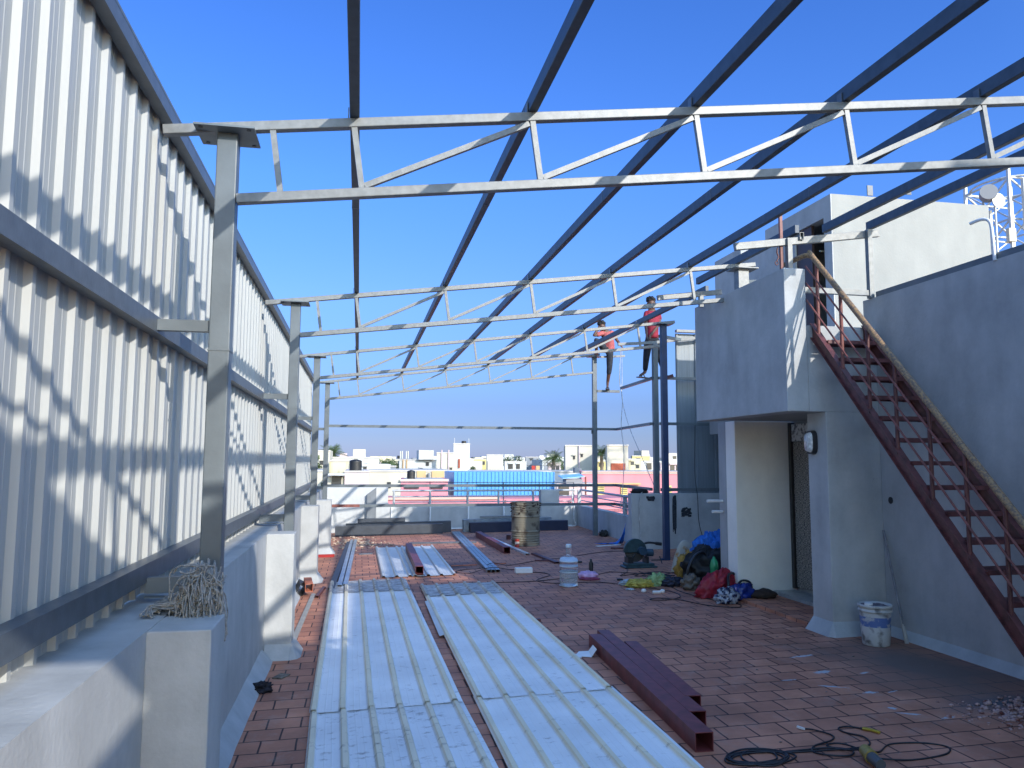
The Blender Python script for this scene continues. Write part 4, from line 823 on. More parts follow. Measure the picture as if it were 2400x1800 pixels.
b = MB(); b.tube([(2.965, 4.30, .115), (2.90, 4.42, .075), (2.86, 4.52, .07), (2.96, 4.53, .07), (3.02, 4.42, .07), (2.99, 4.33, .09)], .0055, 6, 8)
b.tube([(2.97, 4.29, .11), (3.1, 4.35, .075), (3.25, 4.45, .075), (3.45, 4.42, .08), (3.55, 4.33, .08), (3.45, 4.23, .08), (3.2, 4.2, .075), (2.99, 4.22, .09)], .0055, 6, 8); b.build('cord', CABLE, tt)
cable([(4.25, 12.1), (4.1, 11.7), (3.9, 11.4), (4.2, 11.5), (4.6, 11.6), (4.8, 11.3)], 'black cable trailing from the chop saw')
cable([(5.15, 14.3), (4.6, 14.3), (3.95, 13.9), (3.6, 13.6), (3.3, 13.6), (2.9, 13.3), (2.5, 13.0), (2.2, 12.9, .12), (2.0, 12.8), (1.7, 12.7), (1.55, 12.5), (1.75, 12.3), (2.1, 12.45, .11), (2.45, 12.5), (2.7, 12.6), (2.68, 12.3)], 'thin black cable crossing the shiny channels and running to the chest high wall')
cable([(2.7, 12.1), (2.85, 12.0), (2.9, 11.75), (2.7, 11.5), (2.58, 11.25), (2.75, 11.0), (3.1, 10.95), (3.4, 10.9), (3.7, 10.55), (4.0, 10.1), (4.1, 9.75), (4.0, 9.45), (3.75, 9.35), (3.6, 9.42), (3.75, 9.5), (3.95, 9.3), (4.05, 9.05), (4.15, 8.85), (4.3, 8.72), (4.45, 8.7), (4.5, 8.9), (4.3, 9.3), (4.2, 9.9), (4.25, 10.3)], 'long black cable snaking round the water jug and looping before the bags')
cable([(1.6, 11.35), (1.9, 11.3), (2.2, 11.25), (2.55, 11.25), (2.9, 11.35), (3.2, 11.4), (3.6, 11.6), (3.9, 11.8), (4.2, 11.5), (4.1, 11.3), (4.5, 11.3), (4.8, 11.5)], 'black cable running from the sheets past the jug to the chop saw')
for k in range(3): cable([(4.2+.05*k, 11.3+.2*k), (4.4, 11.5-.1*k), (4.6+.04*k, 11.2), (4.45, 11.0+.1*k), (4.25, 11.2)], ['loose black cable loop nearest the chop saw', 'loose black cable loop under the white plug lead', 'loose black cable loop beside the rucksack'][k])
cable([(5.83, 16.9, 4.3), (5.80, 16.9, 3.6), (5.83, 16.8, 3.2), (5.76, 16.7, 2.6), (5.78, 16.6, 2.0), (5.72, 16.5, 1.3), (5.62, 16.4, .8)], 'left one of two thin wires hanging down from the seated worker', .008, mat('pale_wire', (.45, .45, .46), .5, 0, .3, 6), 'wire')
cable([(5.86, 16.9, 4.3), (5.86, 16.9, 3.7), (5.82, 16.8, 3.2), (5.86, 16.5, 2.6), (5.88, 16.0, 2.1), (5.95, 15.6, 1.6), (5.9, 15.1, 1.2), (5.35, 14.38, 1.19), (5.3, 14.37, .8), (5.32, 14.37, .4), (5.25, 14.2, .12)], 'right one of two thin wires, drifting over to the black cloth', .007, MATS['pale_wire'], 'wire')
cable([(6.48, 14.38, 2.5), (6.45, 14.37, 1.6), (6.5, 14.37, 1.1), (6.52, 14.36, .6), (6.62, 14.3, .15)], 'thin black cable hanging over the chest high wall', .006)
# ================================================================== PEOPLE
def skin(name, J, E_, m, parent=None, root=None, sub=2):
    ks = list(J); me = bpy.data.meshes.new(name); me.from_pydata([J[k][0] for k in ks], [(ks.index(a), ks.index(b_)) for a, b_ in E_], []) if False else None
    me = bpy.data.meshes.new(name); o = bpy.data.objects.new(name, me)
    org = Vector(parent['_o']) if parent is not None else Vector((0, 0, 0))
    me.from_pydata([tuple(Vector(J[k][0])-org) for k in ks], [(ks.index(a), ks.index(b_)) for a, b_ in E_], [])
    col.objects.link(o); o.parent = parent
    md = o.modifiers.new('skin', 'SKIN'); md.use_smooth_shade = True
    for i, k in enumerate(ks):
        r_ = J[k][1]; r_ = r_ if isinstance(r_, tuple) else (r_, r_)
        me.skin_vertices[0].data[i].radius = r_; me.skin_vertices[0].data[i].use_root = (k == root)
    s2 = o.modifiers.new('sub', 'SUBSURF'); s2.levels = s2.render_levels = sub
    me.materials.append(m); return o
def person(P, lab, shirt, pants, short):
    t = thing('person', lab, 'person', P['pelvis'])
    V = {k: Vector(v) for k, v in P.items()}
    hd = V['head']; ch = V['chin']
    J = {'pelvis': (V['pelvis'], (.115, .085)), 'waist': (V['waist'], (.10, .075)), 'chest': (V['chest'], (.15, .10)), 'neck': (V['neck'], .055), 'head': (hd+(hd-ch).normalized()*(-.02), (.078, .085)), 'crown': (hd+Vector((0, 0, .07)), (.07, .075))}
    E_ = [('pelvis', 'waist'), ('waist', 'chest'), ('chest', 'neck'), ('neck', 'head'), ('head', 'crown')]
    for s_ in 'LR':
        sh, el, ha, hp, kn, an, to = (V[k+s_] for k in ('sh', 'el', 'ha', 'hip', 'kn', 'an', 'to'))
        J['sh'+s_] = (sh, .05); J['el'+s_] = (el, .038); J['wr'+s_] = (ha.lerp(el, .12), .026); J['pa'+s_] = (ha, (.034, .02))
        d = (ha-el).normalized(); sd = d.orthogonal().normalized()
        E_ += [('chest', 'sh'+s_), ('sh'+s_, 'el'+s_), ('el'+s_, 'wr'+s_), ('wr'+s_, 'pa'+s_)]
        for q, (off, ln) in enumerate(((-.028, .062), (-.010, .072), (.009, .068), (.026, .054))):
            J['f%d%s' % (q, s_)] = (ha+d*.03+sd*off, .009); J['g%d%s' % (q, s_)] = (ha+d*(.03+ln)+sd*off*1.2+Vector((0, 0, -.022)), .008)
            E_ += [('pa'+s_, 'f%d%s' % (q, s_)), ('f%d%s' % (q, s_), 'g%d%s' % (q, s_))]
        J['t0'+s_] = (ha-d*.02+sd*.045, .010); E_ += [('pa'+s_, 't0'+s_)]
        J['hp'+s_] = (hp, .085); J['kn'+s_] = (kn, .058); J['cf'+s_] = (kn.lerp(an, .35), .052); J['an'+s_] = (an, .036); J['he'+s_] = (an+(an-to).normalized()*.03+Vector((0, 0, -.05)), .034); J['to'+s_] = (to, (.035, .022))
        E_ += [('pelvis', 'hp'+s_), ('hp'+s_, 'kn'+s_), ('kn'+s_, 'cf'+s_), ('cf'+s_, 'an'+s_), ('an'+s_, 'to'+s_)]; del J['he'+s_]
    skin('body', J, E_, SKIN, t, 'pelvis')
    # face: eyes, nose, mouth, ears
    fwd = (ch-hd); fwd.z = 0; fwd = (Vector((-.35, -1, -.25)) if fwd.length < .02 else (fwd.normalized()+Vector((0, -.3, -.35)))).normalized(); sd = fwd.cross(Vector((0, 0, 1))).normalized()
    b = MB(); b.blob(hd+fwd*.088+Vector((0, 0, -.02)), (.012, .016, .02), 1, .1, 2, False, 10)
    for s_ in (-1, 1): b.blob(hd+sd*s_*.082+Vector((0, 0, -.015)), (.012, .018, .028), 2, .1, 2, False, 10)
    b.build('ear_and_nose', SKIN, t)
    b = MB()
    for s_ in (-1, 1): b.blob(hd+fwd*.078+sd*s_*.03+Vector((0, 0, .008)), (.011, .008, .007), 1, 0, 2, False, 8)
    b.build('eyes', mat('eye', (.02, .015, .012), .3), t)
    b = MB(); b.bar(hd+fwd*.082-sd*.022+Vector((0, 0, -.055)), hd+fwd*.082+sd*.022+Vector((0, 0, -.055)), .008, .006); b.build('mouth', mat('lips', (.08, .03, .03), .5), t)
    b = MB(); b.blob(hd+Vector((0, .012, .062))-fwd*.02, (.10, .105, .082), 6, .25, 5, False, 30, .35); b.build('hair', HAIR, t)
    # clothing
    Js = {'hem': (V['pelvis']+Vector((0, 0, -.06)), (.155, .13)), 'pelvis': (V['pelvis']+Vector((0, 0, .03)), (.165, .135)), 'waist': (V['waist'], (.160, .13)), 'chest': (V['chest'], (.178, .125)), 'nk': (V['chest'].lerp(V['neck'], .55), (.09, .08))}
    Es = [('hem', 'pelvis'), ('pelvis', 'waist'), ('waist', 'chest'), ('chest', 'nk')]
    for s_ in 'LR':
        Js['sh'+s_] = (V['sh'+s_], .066); Js['sl'+s_] = (V['sh'+s_].lerp(V['el'+s_], .72), .058); Es += [('chest', 'sh'+s_), ('sh'+s_, 'sl'+s_)]
    skin('shirt', Js, Es, shirt, t, 'chest')
    Jp = {'belt': (V['pelvis']+Vector((0, 0, .08)), (.14, .115)), 'pelvis': (V['pelvis']+Vector((0, 0, -.01)), (.152, .125))}; Ep = [('belt', 'pelvis')]
    for s_ in 'LR':
        Jp['hp'+s_] = (V['hip'+s_], .098); Jp['kn'+s_] = (V['kn'+s_], .07); Jp['en'+s_] = (V['kn'+s_].lerp(V['an'+s_], short), .058 if short < .8 else .05)
        Ep += [('pelvis', 'hp'+s_), ('hp'+s_, 'kn'+s_), ('kn'+s_, 'en'+s_)]
    skin('trousers', Jp, Ep, pants, t, 'pelvis')
    for s_ in 'LR':
        to, an = V['to'+s_], V['an'+s_]; h_ = Vector((an.x, an.y, to.z))+(Vector((an.x, an.y, to.z))-to).normalized()*.06; d = (to-h_).normalized()
        b = MB(); b.bar(h_+Vector((0, 0, -.028)), to+d*.05+Vector((0, 0, -.028)), .085, .018); b.tube([h_.lerp(to, .5)+Vector((-.04, 0, -.02)), h_.lerp(to, .55)+Vector((0, 0, .045)), h_.lerp(to, .5)+Vector((.04, 0, -.02))], .008, 6); b.build('sandal', BLACK, t)
    return t
STAND = {'head':(5.751,14.750,4.985),'chin':(5.735,14.690,4.88),'neck':(5.775,14.800,4.854),'chest':(5.788,14.800,4.70),'waist':(5.777,14.800,4.476),'pelvis':(5.767,14.780,4.294),
  'shL':(5.654,14.800,4.775),'elL':(5.604,14.700,4.535),'haL':(5.566,14.550,4.319),'shR':(5.924,14.800,4.785),'elR':(5.914,14.730,4.568),'haR':(5.67,14.570,4.309),
  'hipL':(5.695,14.780,4.237),'knL':(5.613,14.710,3.872),'anL':(5.611,14.790,3.571),'toL':(5.46,14.70,3.492),'hipR':(5.844,14.780,4.242),'knR':(5.892,14.70,3.885),'anR':(5.961,14.63,3.570),'toR':(5.93,14.47,3.503)}
SIT = {'head':(5.371,16.850,4.85),'chin':(5.353,16.770,4.73),'neck':(5.452,16.950,4.761),'chest':(5.532,16.970,4.66),'waist':(5.578,17.030,4.482),'pelvis':(5.583,17.050,4.345),
  'shL':(5.402,16.930,4.704),'elL':(5.157,16.800,4.618),'haL':(5.260,16.800,4.767),'shR':(5.671,16.970,4.72),'elR':(5.786,17.000,4.562),'haR':(5.847,16.900,4.425),
  'hipL':(5.495,17.000,4.351),'knL':(5.204,16.750,4.535),'anL':(5.263,16.930,4.293),'toL':(5.20,16.74,4.243),'hipR':(5.616,17.030,4.281),'knR':(5.628,17.10,3.929),'anR':(5.625,17.24,3.594),'toR':(5.58,17.12,3.475)}
person(STAND, 'man in dark red shirt and black trousers standing on the steel rail, looking down', mat('red_shirt', (.26, .012, .03), .8, 0, .25, 14, .4, 20), mat('black_trousers', (.012, .014, .022), .85, 0, .3, 14, .4, 20), .93)
person(SIT, 'man in salmon t-shirt seated on the truss, knee raised and hand to brow', mat('salmon_shirt', (.38, .09, .09), .8, 0, .2, 14, .4, 20), mat('dark_jeans', (.025, .03, .042), .85, 0, .3, 14, .4, 20), .45)
# ================================================================== THE TOWN
def cmat(n, c, v=.06): return mat('render_'+n, c, .85, 0, v, 1.2, streak=(1, 1, .35))
CW, CC, CY, CS = cmat('white', (.50, .50, .48)), cmat('cream', (.50, .46, .37)), cmat('yellow', (.52, .43, .18)), mat('render_stained', (.50, .46, .34), .9, 0, .1, 1.5, col2=(.42, .36, .22), thr=.42, streak=(2, 2, .4))
CP, CPP, CG, CT = cmat('pink', (.52, .20, .23), .1), cmat('pale_pink', (.52, .42, .42)), cmat('grey', (.22, .23, .25)), cmat('terrace', (.45, .42, .39))
CO = cmat('orange', (.52, .34, .17)); WIN = mat('dark_window', (.03, .032, .035), .3); TANK = mat('black_tank', (.012, .012, .014), .45, 0, .2, 5); BRK = mat('red_brick', (.34, .085, .045), .9, 0, .3, 30)
def house(label, cat, x0, x1, y, zt, d, m, wins=(), grp=None, par=True, name='house', extra=None):
    t = thing(name, label, cat, ((x0+x1)/2, y+d/2, -12), grp)
    k_ = max(0, x0/y)*d*.93; b = MB(); b.prism([(x0, y, -12), (x1, y, -12), (x1+k_, y+d, -12), (x0+k_, y+d, -12)], (0, 0, 1), 12+zt); b.build('wall', m, t)
    if par:
        b = MB(); b.prism([(x0+.15+k_*.05, y+.2, zt-.02), (x1-.15+k_*.05, y+.2, zt-.02), (x1-.15+k_*.93, y+d-.2, zt-.02), (x0+.15+k_*.93, y+d-.2, zt-.02)], (0, 0, 1), .024); b.build('roof', CT, t)
        MB().box(x0-.03, x1+.03, y-.05, y-.002, zt-.09, zt+.006).build('coping', CT, t)
    if not wins and x1-x0 > 1.9 and y > 40:
        rw = random.Random(int(x0*100)); wins = [(x0+(x1-x0)*rw.uniform(.2, .8), zt-rw.uniform(.45, .9), rw.uniform(.08, .2), rw.uniform(.1, .25)) for _ in range(2)]
    for (wx, wz, ww, wh) in wins:
        f = MB().box(wx-ww/2, wx+ww/2, y-.06, y-.003, wz-wh/2, wz+wh/2); w_ = f.build('window', WIN, t)
        MB().box(wx-ww/2-.08, wx+ww/2+.08, y-.16, y-.061, wz+wh/2+.02, wz+wh/2+.10).build('window_shade', m, w_)
    if extra: extra(t)
    return t
def tank(x, y, z, r_, h_, label, m=TANK):
    t = thing('water_tank', label, 'water tank', (x, y, z)); pr = []
    for i in range(13): q = i/12; pr.append((r_*(1+.02*(i % 2)), h_*.86*q))
    MB().lathe((x, y, z), pr+[(r_*.8, h_*.92), (r_*.35, h_*.97), (r_*.3, h_), (.001, h_)], 20).build('tank', m, t)
# pink neighbour directly behind the parapet
def ex(t):
    MB().box(.55, 5.4, 29.93, 29.995, .31, .40).build('ledge', cmat('peach', (.52, .36, .29)), t)
    b = MB()
    for z_ in (.12, -.12): b.cyl((.6, 29.86, z_), (13, 29.86, z_), .018, n=6)
    b.build('pipe_rail', RUST, t)
    for x in (2.7, 5.6, 8.2, 10.6): MB().cyl((x, 29.9, -6), (x, 29.9, .28), .03, n=6).build('drain_pipe', RUST, t)
house('pink rendered house with an orange ledge right behind the far parapet', 'house', .5, 13.1, 30, .33, 2.95, CP, [(1.7, -1.6, .9, 1.0), (6.2, -1.7, 1.0, 1.1)], par=False, extra=ex)
def ex(t):
    for x0, x1 in ((1.9, 2.5), (3.0, 3.5)): MB().box(x0, x1, 32.93, 32.995, .62, .72).build('ventilator', WIN, t)
house('small pink rooftop room left of the blue shed', 'house', 1.76, 3.72, 33, 1.01, 3, CP, extra=ex)
t = thing('corrugated_shed', 'bright blue corrugated sheet shed beyond the far parapet', 'shed', (6.3, 34, .2))
b = MB(); sheet(b, (4.08, 34, .2), (1, 0, 0), (0, 0, 1.1), (0, -1, 0), 4.515, .165, .04); b.build('sheet_wall', mat('blue_sheet', (.06, .27, .56), .5, 0, .05, 2), t)
MB().box(4.1, 8.56, 34.05, 37.9, .2, 1.29).build('roof', mat('blue_roof', (.20, .42, .75), .45), t)
def ex(t):
    for x0 in (11.2, 12.35, 12.95, 14.6):
        f = MB().box(x0, x0+.32, 35.93, 35.995, .12, .62).build('window', mat('yellow_louvre', (.55, .45, .16), .7, 0, .2, 3), t)
        for i in range(5): MB().box(x0+.02, x0+.30, 35.915, 35.929, .16+i*.09, .19+i*.09).build('slat', WIN, f)
    MB().box(10.9, 13.3, 35.8, 35.99, .68, .75).build('sun_shade', CO, t)
    MB().box(10.42, 16.2, 35.9, 35.94, 1.25, 1.30).build('ledge', cmat('peach', (.52, .36, .29)), t)
    MB().cyl((14.2, 35.93, .3), (14.2, 35.93, 1.1), .035, n=6).build('drain_pipe', RUST, t)
house('long pink house with yellow louvred windows on the right', 'house', 10.42, 16.2, 36, 1.28, 6, CP, par=True, extra=ex)
def ex(t):
    MB().box(8.7, 9.15, 33.6, 33.66, .28, .70).build('window', WIN, t)
    MB().prism([(8.75, 33.2, 1.02), (9.75, 33.2, 1.10), (9.75, 34.0, 1.2), (8.75, 34.0, 1.12)], (0, 0, 1), .03).build('awning', mat('blue_awning', (.2, .42, .7), .5), t)
    MB().box(8.95, 9.7, 33.35, 33.95, .80, 1.0).build('tank_cover', CG, t)
    MB().cyl((9.85, 33.4, -1), (9.85, 33.4, 1.1), .04, n=6).build('post', RUST, t)
house('pale building with a dark window and a small blue awning right of the blue shed', 'house', 8.6, 10.3, 33.67, .8, 3, CPP, extra=ex)
# second rank
house('pale pink walled rooftop under the large black tank', 'house', -.69, .58, 42, 1.24, 9, CPP, [])
def ex(t):
    MB().box(3.14, 3.62, 42.93, 42.99, -.5, 1.22).build('painted_panel', CO, t); MB().box(3.95, 4.62, 42.93, 42.99, -.5, 1.22).build('painted_panel', CO, t); MB().box(1.55, 1.75, 42.94, 42.99, .3, .62).build('window', WIN, t); MB().box(3.75, 3.84, 42.7, 42.99, .1, 1.1).build('downpipe', CG, t)
house('long cream rooftop wall with two orange panels left of the blue shed', 'house', .60, 5.17, 43, 1.26, 8, CC, extra=ex)
def ex(t): MB().box(-1.5, -.66, 41.4, 42.0, 1.0, 1.1).build('canopy', CW, t)
house('low cream house with a canopy over a brown doorway near the left columns', 'house', -1.6, -.71, 42.2, 1.0, 6, CC, [(-1.1, .5, .5, .9)], extra=ex)
house('plain cream house glimpsed between the left hand columns', 'house', -3.4, -1.9, 44, 1.24, 7, CC)
house('yellow stained water streaked wall behind the large black tank', 'house', -1.77, -.6, 50, 1.79, 6, CS)
house('tall narrow cream tower seen between the left columns', 'house', -2.76, -1.91, 55, 2.46, 6, CC, [(-2.45, 1.6, .25, .25)])
def ex(t): MB().box(-.40, .52, 60.2, 63, 2.02, 2.60).build('stair_head', CC, t)
house('long white flat roofed house with a cream stair head at the far left', 'house', -2.19, 1.55, 60, 2.02, 8, CW, [(.9, 1.3, .4, .4)], extra=ex)
house('low white annex right of the large black tank', 'house', .15, 1.9, 48, 1.55, 6, CW, [(.4, 1.1, .2, .6)])
house('dark grey gabled hut between white houses on the left', 'hut', 1.7, 3.0, 64, 1.35, 4, CG)
tank(-.135, 41.7+.8, 1.24, .32, .6, 'large ribbed black rooftop water tank on the left of the skyline')
tank(2.21, 33.6, 1.01, .17, .37, 'medium black water tank on the small pink rooftop room')
tank(8.33, 62.8, 3.15, .19, .22, 'small black water tank on top of the tall white tower')
def ex(t):
    MB().box(4.85, 6.07, 64.5, 67, 1.85, 2.62).build('stair_head', CW, t)
    for x in (3.6, 3.9): MB().cyl((x, 64.9, 1), (x, 64.9, 1.85), .05, n=6).build('pipe', CO, t)
house('large white stepped house left of the cream twin pipes block', 'house', 3.30, 6.31, 65, 1.85, 8, CW, [(5.6, 1.5, .25, .3), (5.1, .9, .2, .5)], extra=ex)
def ex(t):
    for x in (6.04, 6.55): MB().cyl((x, 57.93, 0), (x, 57.93, 2.56), .06, n=6).build('pipe', CPP, t)
house('cream block with two vertical pipes left of the tall white tower', 'house', 5.69, 6.96, 58, 2.39, 3, CC, [(6.75, 1.0, .15, .5)], extra=ex)
def ex(t):
    for x in (7.5, 8.65): MB().cyl((x, 62.2, 3.15), (x, 62.2, 3.56), .02, n=5).build('antenna', CW, t)
    MB().box(7.78, 7.92, 61.9, 61.99, 1.2, 1.9).build('brick_pier', BRK, t)
house('tall plain white tower with two thin antennas, highest in the skyline', 'tower', 7.40, 8.70, 62, 3.15, 5, CW, extra=ex)
house('yellow and white house just right of the tall white tower', 'house', 12.99, 14.59, 90, 2.0, 8, CY, [(13.4, 1.5, .4, .4), (14.2, 1.5, .4, .4)])
def ex(t): MB().box(11.45, 12.8, 69.9, 69.99, .95, 1.75).build('panel', CC, t)
house('white square rooftop room right of the yellow and white house', 'house', 11.38, 12.88, 70, 2.35, 4, CW, extra=ex)
house('white house with open balcony bays in the middle distance', 'house', 14.90, 17.2, 80, 1.73, 8, CW, [(15.5, 1.2, .5, .5), (16.3, 1.2, .4, .5)])
house('dark grey tall house far off in the middle of the skyline', 'house', 25.67, 27.9, 120, 2.4, 8, CG, [(26.6, 2.0, .5, .3)])
house('white house beside the palm in the middle of the skyline', 'house', 25.73, 28.2, 110, 2.15, 8, CW, [(26.5, 1.5, .4, .4)])
house('small pink house left of the middle palm', 'house', 18.27, 19.6, 75, 1.67, 5, CPP, [(18.8, 1.3, .5, .3)])
house('long white parapet roof beyond the blue shed', 'house', 6.4, 13.4, 46, 1.19, 5, CW)
def ex(t): MB().cyl((14.28, 49.9, -1), (14.28, 49.9, 2.8), .05, n=6).build('pipe', CPP, t); MB().box(12.5, 12.9, 44.6, 44.99, 1.1, 1.4).build('air_conditioner', CG, t)
house('large cream block with a central pipe beside the far grey column', 'house', 13.37, 15.33, 50, 2.84, 6, CC, extra=ex)
def ex(t): MB().box(14.85, 15.73, 44.93, 44.995, 1.18, 1.66).build('brick_panel', BRK, t)
house('tall cream block with a red brick panel low on its front', 'house', 14.60, 15.94, 45, 2.78, 4, CC, extra=ex)
house('small yellow house between the two tall cream blocks', 'house', 18.6, 19.5, 60, 1.81, 4, CY, [(19.0, 1.5, .4, .3)])
house('mottled cream house right of the red brick panel', 'house', 24.82, 26.1, 70, 2.02, 6, CS, [(25.2, 1.6, .3, .3), (25.7, 1.3, .3, .3)])
house('tall pale yellow house with a stepped top right of centre', 'house', 34.2, 36.56, 95, 2.5, 8, CY, [(35, 2.0, .5, .4), (35.9, 1.6, .5, .4)], extra=lambda t: MB().box(35.5, 36.5, 95.1, 98, 2.5, 3.14).build('stair_head', CC, t))
house('white house with dark window left of the dark blue column', 'house', 26.3, 28.48, 72, 1.83, 6, CW, [(27.6, 1.3, .5, .6)])
house('white house with two tall black doorways right of the dark blue column', 'house', 24.0, 27.5, 60, 1.7, 6, CPP, [(25.0, 1.15, .35, .7), (25.5, 1.15, .35, .7)])
house('white stepped house highest at the right end of the skyline', 'house', 40.8, 45, 100, 2.89, 8, CW, [(42, 2.3, .5, .4)])
# laundry on roofs
t = thing('washing_line', 'dark and red laundry hanging on a line among the middle rooftops', 'washing line', (16, 70, 1.1))
for i, (x, c) in enumerate(((15.1, 'red'), (15.5, 'orange'), (16.2, 'grey'), (16.9, 'black'), (17.3, 'black'), (18.9, 'black'))):
    MB().box(x, x+.33, 68, 68.03, .95+.03*(i % 2), 1.35).build('cloth', {'red': mat('cloth_red', (.4, .04, .03), .9), 'orange': CO, 'grey': CG, 'black': TANK}[c], t)
MB().cyl((14.8, 68.04, 1.36), (19.4, 68.04, 1.38), .015, n=5).build('line', TANK, t)
# far roofs along the horizon
rf = random.Random(21); k = 0
while k < 225:
    y = rf.uniform(75, 520); px = rf.uniform(-.10, .62); x = px*y
    if px < -.05 and y < 120: continue
    if y < 95 and rf.random() < .5: continue
    w_ = rf.uniform(3, 9)*(1+y/500); zt = 1.8+y*rf.uniform(-.02, .0055 if y > 190 else .002)
    if rf.random() < .1 and y > 200: zt += y*.005
    m_ = rf.choice([CW, CW, CW, CW, CW, CW, CC, CC, CC, CPP, CPP, CY, CG, CS, CS])
    d_ = rf.uniform(5, 9); t = thing('house', 'small %s flat roofed house in the distant mass of rooftops' % {CW: 'white', CC: 'cream', CPP: 'pale pink', CY: 'yellow', CG: 'grey', CS: 'stained beige'}[m_], 'house', (x, y, -12), 'distant rooftops')
    MB().box(x, x+w_, y, y+d_, -12, zt).build('wall', m_, t)
    if rf.random() < .6: MB().box(x+w_*.15, x+w_*.5, y+.5, y+3, zt, zt+y*.004).build('stair_head', m_, t)
    if rf.random() < .35: MB().cyl((x+w_*.7, y+1.2, zt), (x+w_*.7, y+1.2, zt+.7), .45, n=10).build('water_tank', TANK, t)
    for q in range(rf.choice([0, 1, 2, 3])): wx = x+w_*(.2+.25*q); MB().box(wx, wx+.9, y-.03, y-.001, zt-1.6, zt-.8).build('window', WIN, t)
    k += 1
# ------------------------------------------------------------------ trees
LEAF = [mat('leaf_dark', (.035, .065, .02), .6, 0, .3, 3), mat('leaf_mid', (.07, .11, .035), .6, 0, .3, 3)]
TRK = mat('palm_trunk', (.16, .13, .10), .9, 0, .3, 3)
def palm(x, y, z, s_, label, seed):
    rn = random.Random(seed); t = thing('palm_tree', label, 'palm tree', (x, y, -12), 'coconut palms among the roofs')
    b = MB(); b.cyl((x+.3, y, -12), (x, y, z), .22, .13, 8); b.build('trunk', TRK, t); b = MB(); c = Vector((x, y, z))
    for k in range(26):
        a = k*2.399+rn.uniform(-.2, .2); el = rn.uniform(-.5, 1.25); L_ = s_*rn.uniform(.8, 1.1); d = Vector((math.cos(a)*math.cos(el), math.sin(a)*math.cos(el), math.sin(el)))
        prev = c; 
        for j in range(9):
            q = (j+1)/9; p = c+d*L_*q+Vector((0, 0, -L_*.55*q*q*(.5+math.cos(el)*.6)))
            dirn = (p-prev).normalized(); sd = dirn.cross(Vector((0, 0, 1)))
            sd = sd.normalized() if sd.length > .05 else Vector((1, 0, 0))
            wl = s_*.30*math.sin(math.pi*min(.97, q*.85+.12))
            for s2 in (-1, 1):
                for u_ in (0, .5):
                    o0 = prev.lerp(p, u_); o1 = prev.lerp(p, u_+.3); tip = o0+sd*s2*wl+dirn*wl*.5+Vector((0, 0, -wl*.45))
                    b.add([o0, o1, tip], [(0, 1, 2)])
            prev = p
    b.build('crown', LEAF[seed % 2], t)
palm(17.6, 70, 2.0, 1.7, 'coconut palm in the middle of the skyline beside the cream block', 1)
palm(17.75, 56, 2.35, 1.25, 'coconut palm partly hidden behind the block with the red brick panel', 2)
palm(-2.0, 62, 2.2, 1.7, 'coconut palm rising behind the houses at the left columns', 3)
def tree(x, y, z0, z1, rx, label, seed):
    rn = random.Random(seed); t = thing('leafy_tree', label, 'tree', (x, y, -12)); b = MB(); b.cyl((x, y, -12), (x, y, z0+.3), .3, .12, 8)
    for q in range(4): b.cyl((x, y, z0), (x+rn.uniform(-rx, rx)*.6, y+rn.uniform(-1, 1)*rx*.5, z1-rn.uniform(.2, .6)), .1, .03, 5)
    b.build('trunk', TRK, t); b = MB(); cl = [(rn.uniform(-.75, .75)*rx, rn.uniform(-.6, .6)*rx, rn.uniform(z0, z1-.25), rn.uniform(.25, .5)*rx) for _ in range(12)]
    for k in range(1500):
        cx, cy, cz, cr = cl[k % 12]; d = Vector((rn.gauss(0, 1), rn.gauss(0, 1), rn.gauss(0, 1))).normalized()*cr*rn.uniform(.5, 1.08); p = Vector((x+cx, y+cy, cz))+Vector((d.x, d.y, d.z*.8))
        s_ = rn.uniform(.05, .11)*max(1, rx*.55); a = Vector((rn.gauss(0, 1), rn.gauss(0, 1), rn.gauss(0, 1))).normalized(); bb = a.orthogonal().normalized(); c_ = a.cross(bb)
        b.add([p+bb*s_, p+c_*s_*.6, p-bb*s_, p-c_*s_*.6], [(0, 1, 2, 3)])
    b.build('crown', LEAF[seed % 2], t)
tree(-3.0, 50, .2, 2.3, .9, 'dark bushy tree beyond the end of the sheet fence', 1)
tree(-1.55, 43.2, -1.2, 1.1, .8, 'low bright shrub beneath the canopy near the left columns', 2)
tree(2.4, 78, .4, 2.0, 1.2, 'round dark tree behind the low white annex', 3)
tree(3.6, 80, .5, 1.7, 1.3, 'spreading dark tree right of the grey hut', 4)
tree(19.9, 76, .5, 2.1, 1.2, 'dense tree just right of the middle palm', 5)
tree(23.5, 118, .5, 2.4, 2.0, 'wide dark tree left of the tall grey house', 6)
tree(28.6, 118, .5, 2.2, 1.6, 'dark tree right of the tall grey house', 7)
tree(9.2, 64, .0, 1.5, .7, 'narrow dark tree at the foot of the tall white tower', 8)
# antennas on the left skyline
for i, x in enumerate((4.26, 4.85)):
    t = thing('roof_antenna', ['left one of two slim white antenna masts on the skyline', 'right one of two slim white antenna masts on the skyline'][i], 'antenna', (x, 80, 1))
    MB().cyl((x, 80, .5), (x, 80, 2.7), .03, n=6).build('mast', CG, t)
    for s_ in (-.09, .09): MB().box(x+s_-.05, x+s_+.05, 79.9, 80.0, 1.95, 2.72).build('panel', CW, t)
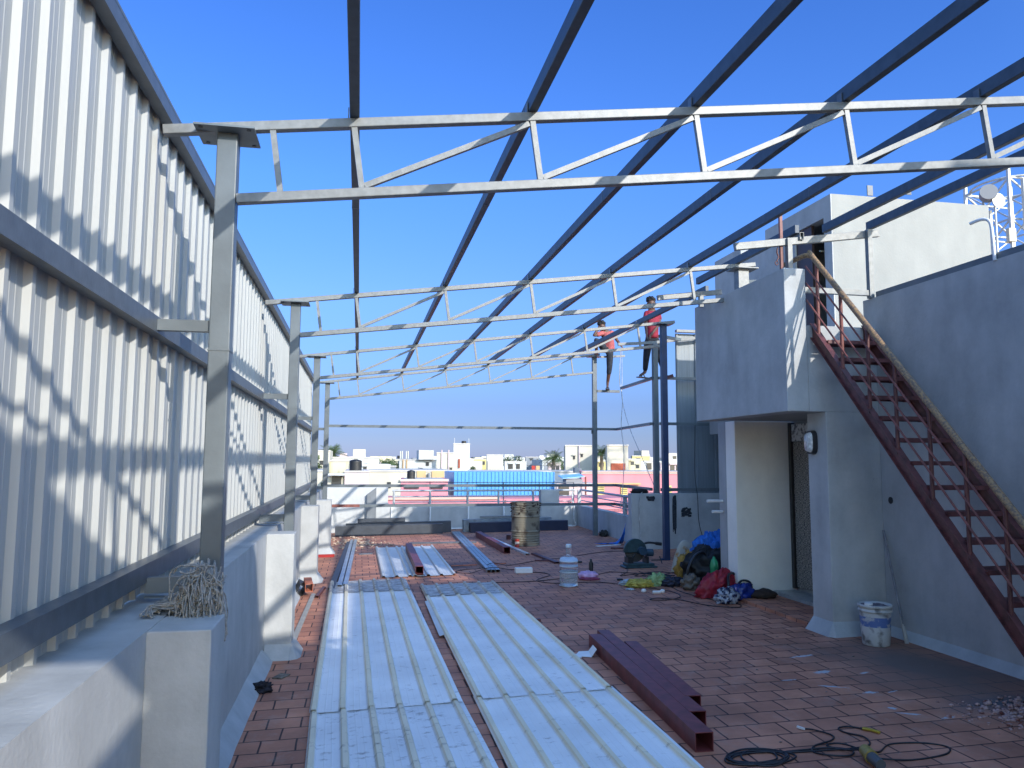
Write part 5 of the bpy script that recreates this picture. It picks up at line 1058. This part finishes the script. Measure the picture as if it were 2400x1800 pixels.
# ------------------------------------------------------------------ telecom tower on the right
t = thing('telecom_tower', 'white steel lattice telecom tower with dishes beyond the rooftop cabin', 'telecom tower', (24.6, 25, 0))
TW = mat('tower_steel', (.50, .51, .50), .5, .2, .15, 4)
b = MB(); LX = lambda z: 1.05+(12.7-z)*.02; C0 = Vector((24.6, 25.2, 0))
lv = [2, 4, 6, 7.6, 9.2, 10.8, 12.4]
cor = lambda z, i: C0+Vector(((-1, 1, 1, -1)[i]*LX(z), (-1, -1, 1, 1)[i]*LX(z), z))
for i in range(4): b.bar(cor(-12, i), cor(12.9, i), .10, .10)
b.build('leg', TW, t); b = MB()
for a, c_ in zip(lv[:-1], lv[1:]):
    for i in range(4):
        j = (i+1) % 4; b.bar(cor(a, i), cor(c_, j), .055, .055); b.bar(cor(a, j), cor(c_, i), .05, .05); b.bar(cor(c_, i), cor(c_, j), .06, .06)
b.build('lattice', TW, t)
ring = []
b = MB(); b.tube([C0+Vector((1.25*LX(12)*math.cos(a), 1.25*LX(12)*math.sin(a), 12.45)) for a in [i*math.pi/6 for i in range(13)]], .04, 6, 3); b.build('platform_ring', TW, t)
for x, y, z0, z1, w_ in ((23.95, 23.9, 10.3, 12.25, .26), (24.5, 23.8, 9.9, 12.1, .3), (22.55, 24.1, 9.3, 11.0, .1)):
    MB().box(x-w_/2, x+w_/2, y-.12, y, z0, z1).build('panel_antenna', CW, t)
for x in (22.35, 22.85): MB().cyl((x, 24.1, 8.7 if x > 22.5 else 9.0), (x, 24.1, 11.6), .04, n=6).build('pole', TW, t)
b = MB()
for z in (11.2, 9.9, 9.3): b.bar((22.3, 24.1, z), (23.6, 24.2, z), .05, .05)
b.build('arm', TW, t)
b = MB(); b.cyl((22.35, 23.9, 11.5), (22.15, 23.6, 11.55), .27, .29, 20); b.build('dish', CG, t)
b = MB(); b.lathe((0, 0, 0), [(.001, 0), (.14, .03), (.25, .09), (.27, .15)], 20); 
for k, v in enumerate(b.v): b.v[k] = (22.55+v[0], 23.75-v[2], 11.25+v[1])
b.build('dish', TW, t)
b = MB(); b.cyl((22.4, 24.0, 8.75), (22.25, 23.7, 8.78), .24, .24, 18); b.build('dish', CG, t)
MB().box(23.3, 23.6, 24.0, 24.15, 9.9, 10.4).build('cabinet', CC, t); MB().box(22.6, 22.85, 23.95, 24.15, 11.45, 11.65).build('radio_unit', CW, t)
# ------------------------------------------------------------------ tidy up
for o in list(bpy.data.objects):
    if '_o' in o.keys(): del o['_o']
